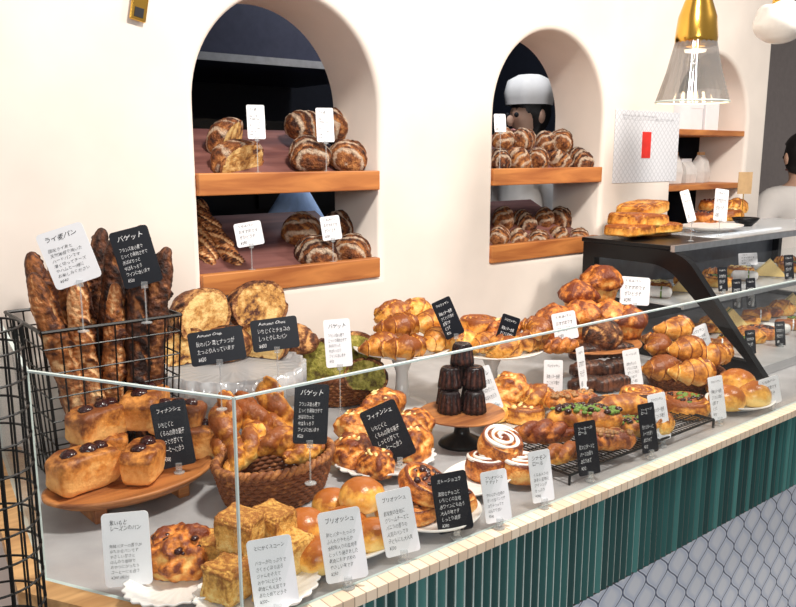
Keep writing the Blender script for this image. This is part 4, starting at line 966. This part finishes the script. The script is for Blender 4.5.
# ------------------------------------------------------------------ pendants
c, t = atY(692, 102, 1.4); R0 = 35*t/FPX; z0 = c.z
rt = thing('pendant_lamp', 'brass pendant lamp with smoky conical ribbed glass shade', 'lamp', (c.x, c.y, z0))
bm = BM(); lathe(bm, [(R0, 0), (R0*.98, .005), (R0*.74, .09), (R0*.54, .185)], 192, lambda r, z, a: (r*(1+.02*abs(math.sin(12*a))), z), cap=False); obj('glass_shade', bm, 'smoke', rt, True)
bm = BM(); tube(bm, [(R0*math.cos(a), R0*math.sin(a), 0) for a in [2*PI*i/64 for i in range(64)]], .003, 6, True); obj('shade_rim', bm, 'edge', rt, True)
bm = BM(); lathe(bm, [(.001, .16), (R0*.56, .165), (R0*.58, .19), (R0*.52, .25), (R0*.36, .30), (R0*.34, .36), (.01, .37), (.001, .37)], 48); obj('brass_cap', bm, 'brass', rt, True)
bm = BM(); tube(bm, [(0, 0, .36), (0, 0, 3-z0)], .004, 8); obj('cord', bm, 'black', rt)
m, nt, b = newmat('warm bulb'); b.inputs['Emission Color'].default_value = (1, .85, .6, 1); b.inputs['Emission Strength'].default_value = 3; M['bulb'] = m
bm = BM(); lathe(bm, [(.001, .148), (.03, .148), (.032, .155), (.001, .158)], 24); obj('lamp_disc', bm, 'bulb', rt, True)
c, t = atY(778, 44, 1.4)
rt = thing('pendant_lamp', 'opal white glass pendant lamp at the top right corner', 'lamp', (c.x, c.y, c.z))
bm = BM(); sph(bm, lambda d, t, ph: Vector((d.x*.085, d.y*.085, d.z*.07+.07)) * (1+.1*nz(d, 2, 3)), 40, 24); obj('opal_globe', bm, 'opal', rt, True)
bm = BM(); lathe(bm, [(.001, .12), (.03, .125), (.025, .18), (.001, .18)], 24); obj('brass_cap', bm, 'brass', rt, True)
bm = BM(); tube(bm, [(0, 0, .17), (0, 0, 3-c.z)], .004, 8); obj('cord', bm, 'black', rt)
# ------------------------------------------------------------------ people
def skinmesh(name, V, E, mat, sub=2, root=0):
    me = bpy.data.meshes.new('t'); me.from_pydata([v[:3] for v in V], E, []); o = bpy.data.objects.new('t', me); C.objects.link(o)
    o.modifiers.new('s', 'SKIN'); sb = o.modifiers.new('u', 'SUBSURF'); sb.levels = sub; sb.render_levels = sub
    for i, v in enumerate(V):
        me.skin_vertices[0].data[i].radius = (v[3], v[4] if len(v) > 4 else v[3]); me.skin_vertices[0].data[i].use_root = (i == root)
    bpy.context.view_layer.update()
    r = bpy.data.meshes.new_from_object(o.evaluated_get(bpy.context.evaluated_depsgraph_get())); bpy.data.objects.remove(o)
    r.name = name; r.materials.clear(); r.materials.append(M[mat])
    for p in r.polygons: p.use_smooth = True
    return r
def person(loc, rz, h, label, hairm, shirt, cap=None):
    k = h/1.7
    V = [(0, 0, .92, .14, .1), (0, 0, 1.1, .13, .09), (0, 0, 1.28, .15, .1), (0, 0, 1.4, .11, .08), (0, 0, 1.47, .05), (0, -.01, 1.53, .055), (0, -.015, 1.6, .078, .09), (0, -.01, 1.655, .06, .075)]
    E = [(0, 1), (1, 2), (2, 3), (3, 4), (4, 5), (5, 6), (6, 7)]
    def add(v, p): V.append(v); E.append((p, len(V)-1)); return len(V)-1
    for s_ in (-1, 1):
        a = add((s_*.17, 0, 1.38, .055), 3); b2 = add((s_*.22, .0, 1.12, .042), a); e = add((s_*.2, -.2, 1.02, .032), b2); hnd = add((s_*.19, -.27, 1.0, .03, .018), e)
        for f in range(4): q_ = add((s_*(.17+.017*f), -.325-.006*(f in (1, 2)), .995, .009), hnd); add((s_*(.17+.016*f), -.355-.008*(f in (1, 2)), .975, .008), q_)
        q_ = add((s_*.155, -.29, .99, .010), hnd); add((s_*.14, -.32, .98, .009), q_)
        l1 = add((s_*.09, 0, .85, .085), 0); l2 = add((s_*.1, -.01, .48, .055), l1); l3 = add((s_*.1, .01, .09, .036), l2); add((s_*.11, -.13, .035, .035, .03), l3)
    V = [tuple(x*k for x in v) for v in V]
    rt = thing('person', label, 'person', loc, rz)
    link('body', skinmesh('body', V, E, 'skin'), rt)
    Vs = [(v[0], v[1], v[2], *( [r_+.026 for r_ in v[3:]] )) for v in V[:4]] + [(0, 0, 1.455*k, .07*k, .065*k)]
    Vs.insert(0, (0, 0, .78*k, .17*k, .13*k)); Es = [(0, 1), (1, 2), (2, 3), (3, 4), (4, 5)]
    for s_ in (-1, 1):
        n0 = len(Vs); Vs += [(s_*.18*k, 0, 1.385*k, .085*k), (s_*.228*k, 0, 1.12*k, .068*k), (s_*.208*k, -.12*k, 1.06*k, .056*k)]; Es += [(4, n0), (n0, n0+1), (n0+1, n0+2)]
    link('jacket', skinmesh('jacket', Vs, Es, shirt, root=1), rt)
    Vt = [(0, 0, .95*k, .15*k, .11*k)]; Et = []
    for s_ in (-1, 1): n0 = len(Vt); Vt += [(s_*.09*k, 0, .85*k, .1*k), (s_*.1*k, -.01*k, .48*k, .075*k), (s_*.1*k, .01*k, .1*k, .06*k)]; Et += [(0, n0), (n0, n0+1), (n0+1, n0+2)]
    link('trousers', skinmesh('trousers', Vt, Et, 'navy'), rt)
    hc = Vector((0, -.01, 1.605))*k
    def hf_(d, t, ph):
        p = Vector((d.x*.092, d.y*.108, d.z*.118))*k*(1+.05*nz(d, 3, 2))
        if d.y < -.25 and d.z < .45: p *= .78
        return p
    bm = BM(); sph(bm, hf_, 32, 20, hc + Vector((0, .012, .012))); link('hair', tomesh('hair', bm, hairm), rt)
    for s_ in (-1, 1):
        bm = BM(); sph(bm, lambda d, t, ph: d*.011*k, 12, 8, Vector((s_*.03*k, -.098*k, 1.6*k))); link('eye', tomesh('eye', bm, 'ink'), rt)
        bm = BM(); sph(bm, lambda d, t, ph: Vector((d.x*.012, d.y*.02, d.z*.032))*k, 12, 8, Vector((s_*.085*k, 0, 1.595*k))); link('ear', tomesh('ear', bm, 'skin'), rt)
    bm = BM(); sph(bm, lambda d, t, ph: Vector((d.x*.012, d.y*.02, d.z*.024))*k, 12, 8, Vector((0, -.108*k, 1.575*k))); link('nose', tomesh('nose', bm, 'skin'), rt)
    bm = BM(); sph(bm, lambda d, t, ph: Vector((d.x*.024, d.y*.008, d.z*.007))*k, 12, 8, Vector((0, -.095*k, 1.535*k))); link('mouth', tomesh('mouth', bm, 'pink'), rt)
    if cap:
        bm = BM(); lathe(bm, [(.104, 1.645), (.108, 1.67), (.112, 1.7), (.098, 1.75), (.05, 1.775), (.001, 1.78)], 32, lambda r, z, a: (r*k*(1+.04*math.cos(7*a)), z*k), cap=False); link('cap', tomesh('cap', bm, cap), rt)
    return rt
person((4.3, 1.96, 0), R_(150), 1.68, 'black haired person in a white shirt standing at the right edge', 'hair', 'shirt')
person((3.1, 2.78, 0), R_(265), 1.9, 'kitchen worker in white jacket and cap behind the middle arch', 'hair', 'shirt', 'shirt')
# ------------------------------------------------------------------ price cards
card(127, 549, 46, 74, T+.003, 'w', 'epi', 'white card in front at the far left before the raisin bun', roll=-3, a=34)
card(273, 573, 44, 72, T+.003, 'w', 'scone', 'white card leaning in front of the scones', roll=-6, a=30)
card(343, 545, 42, 72, T+.003, 'w', 'bri', 'largest white card in front of the brioche buns', roll=-6, a=28)
card(398, 522, 35, 66, T+.003, 'w', 'bri2', 'white card between the brioche buns and the black card', roll=-8, a=26)
card(452, 502, 36, 60, T+.003, 'b', 'choc', 'black card against the front glass before dark fruit pastries', roll=-7, a=30)
card(496, 496, 27, 52, T+.003, 'w', 'tete', 'white card in front of the cinnamon roll plate', roll=-5, a=24)
card(541, 476, 23, 52, T+.003, 'w', 'cinn', 'white card between the cinnamon rolls and the twisted breads', roll=-4, a=22)
card(587, 448, 23, 54, T+.003, 'b', 'sau', 'black card against the front glass before the herb bread', roll=-4, a=22)
card(648, 428, 18, 50, T+.003, 'b', 'sau', 'black card against the front glass left of the green topped pastry', roll=-4, a=20)
card(659, 417, 20, 48, T+.003, 'w', 'cro', 'white card just behind a black one near the green topped pastry', roll=-6, a=20)
card(717, 398, 17, 44, T+.003, 'w', 'cro', 'white card in front of the small croissant at the right', roll=-4, a=18)
card(770, 391, 24, 28, T+.003, 'w', 'sml', 'small white card at the far right end of the guard', roll=-8, a=18)
card(173, 434, 34, 66, T+.045, 'b', 'cake', 'black card standing on the tray of fruit cakes', roll=-8, a=28)
card(311, 414, 34, 60, T+.07, 'b', 'bag', 'black card standing upright in the basket of twisted breads', roll=4, a=30, Y=1.2)
card(388, 433, 38, 60, T+.02, 'b', 'cake', 'black card tilted in the plate of cheese breads', roll=-22, a=32, Y=1.27)
card(488, 389, 18, 46, T+.075, 'w', 'can', 'narrow white card tilted beside the dark caneles', roll=-18, a=26, Y=1.32)
card(553, 384, 20, 48, T+.03, 'w', 'cro', 'white card behind the twisted breads, left of chocolate rolls', roll=4, a=24, Y=1.3)
card(582, 369, 10, 44, T+.04, 'w', 'sml', 'thin white card seen almost edge-on by the chocolate rolls', a=-10, Y=1.26)
card(633, 370, 18, 42, T+.04, 'w', 'choc', 'white card at the right end of the chocolate rolls', roll=-6, a=22, Y=1.22)
card(700, 342, 24, 32, T+.04, 'w', 'cro', 'white card tucked behind the basket of croissants', roll=-16, a=20, Y=1.3)
card(69, 256, 46, 58, T+.33, 'w', 'long', 'large white card tilted above the left of the baguettes', roll=-18, a=30, Y=1.6, tilt=4)
card(136, 257, 38, 58, T+.33, 'b', 'bag', 'black card tilted above the right of the baguettes', roll=-14, a=30, Y=1.6, tilt=4)
card(217, 346, 54, 34, 1.09, 'b', 'aut', 'wide black card at the left of the glass cake stand', roll=-8, a=32, Y=1.44)
card(275, 334, 46, 32, 1.09, 'b', 'autc', 'wide black card at the right of the glass cake stand', roll=-6, a=32, Y=1.48)
card(338, 343, 26, 48, T+.003, 'w', 'bag', 'white card above the basket of green tea loaves', roll=-2, a=26, Y=1.42)
card(448, 318, 20, 40, 1.08, 'b', 'cro', 'black card tilted at the right of the croissant stand', roll=-22, a=28, Y=1.5)
card(506, 335, 19, 40, 1.07, 'b', 'cro', 'black card in front of the second white stand', roll=20, a=28, Y=1.42)
card(565, 326, 25, 28, 1.06, 'w', 'sml', 'small square white card at the left of the muffins', roll=-8, a=26, Y=1.4)
card(635, 291, 32, 28, T+.003, 'w', 'sml', 'square white card at the right above the muffins', roll=6, a=24, Y=1.5)
ga = 1.972
card(256, 122, 17, 34, ZU-.002, 'w', 'long', 'white card on the upper shelf by cut loaves, left arch', Y=ga, a=22)
card(325, 125, 17, 34, ZU-.002, 'w', 'long', 'white card above the striped loaves, upper shelf, left arch', Y=ga, a=22)
card(249, 234, 26, 24, ZL-.002, 'w', 'sml', 'wide white card on the lower shelf by long loaves', Y=ga, a=22, roll=-8)
card(331, 228, 19, 24, ZL-.002, 'w', 'sml', 'white card on the lower shelf above the round loaves', Y=ga, a=22, roll=-6)
card(500, 123, 12, 18, ZU-.002, 'w', 'sml', 'small white card at the left of the middle arch', Y=ga, a=22)
# ------------------------------------------------------------------ light
w = bpy.data.worlds.new('world'); S.world = w; w.use_nodes = True
w.node_tree.nodes['Background'].inputs[0].default_value = (1, .96, .93, 1); w.node_tree.nodes['Background'].inputs[1].default_value = .34
def area(name, loc, tgt, size, power, col, sy=None):
    l = bpy.data.lights.new(name, 'AREA'); l.energy = power; l.color = col; l.size = size
    o = bpy.data.objects.new(name, l); C.objects.link(o); o.location = loc
    o.rotation_euler = (Vector(tgt)-Vector(loc)).to_track_quat('-Z', 'Y').to_euler(); return o
area('ceiling_light', (1.1, .7, 2.9), (1.2, 1.1, 1), .25, 46, (1, .94, .86))
area('window_light', (-1.0, -1.6, 2.3), (1.5, 1.6, 1.2), 1.0, 38, (.96, .98, 1))
area('ceiling_light', (2.9, .5, 2.9), (2.6, 1.2, 1), .25, 40, (1, .93, .85))
area('kitchen_light', (2.6, 2.5, 2.9), (2.8, 2.9, 1), .5, 16, (.85, .92, 1))
l = bpy.data.lights.new('bulb_light', 'POINT'); l.energy = 2; l.color = (1, .75, .45); l.shadow_soft_size = .03
o = bpy.data.objects.new('bulb_light', l); C.objects.link(o); c, t = atY(692, 110, 1.4); o.location = (c.x, c.y, c.z-.03)
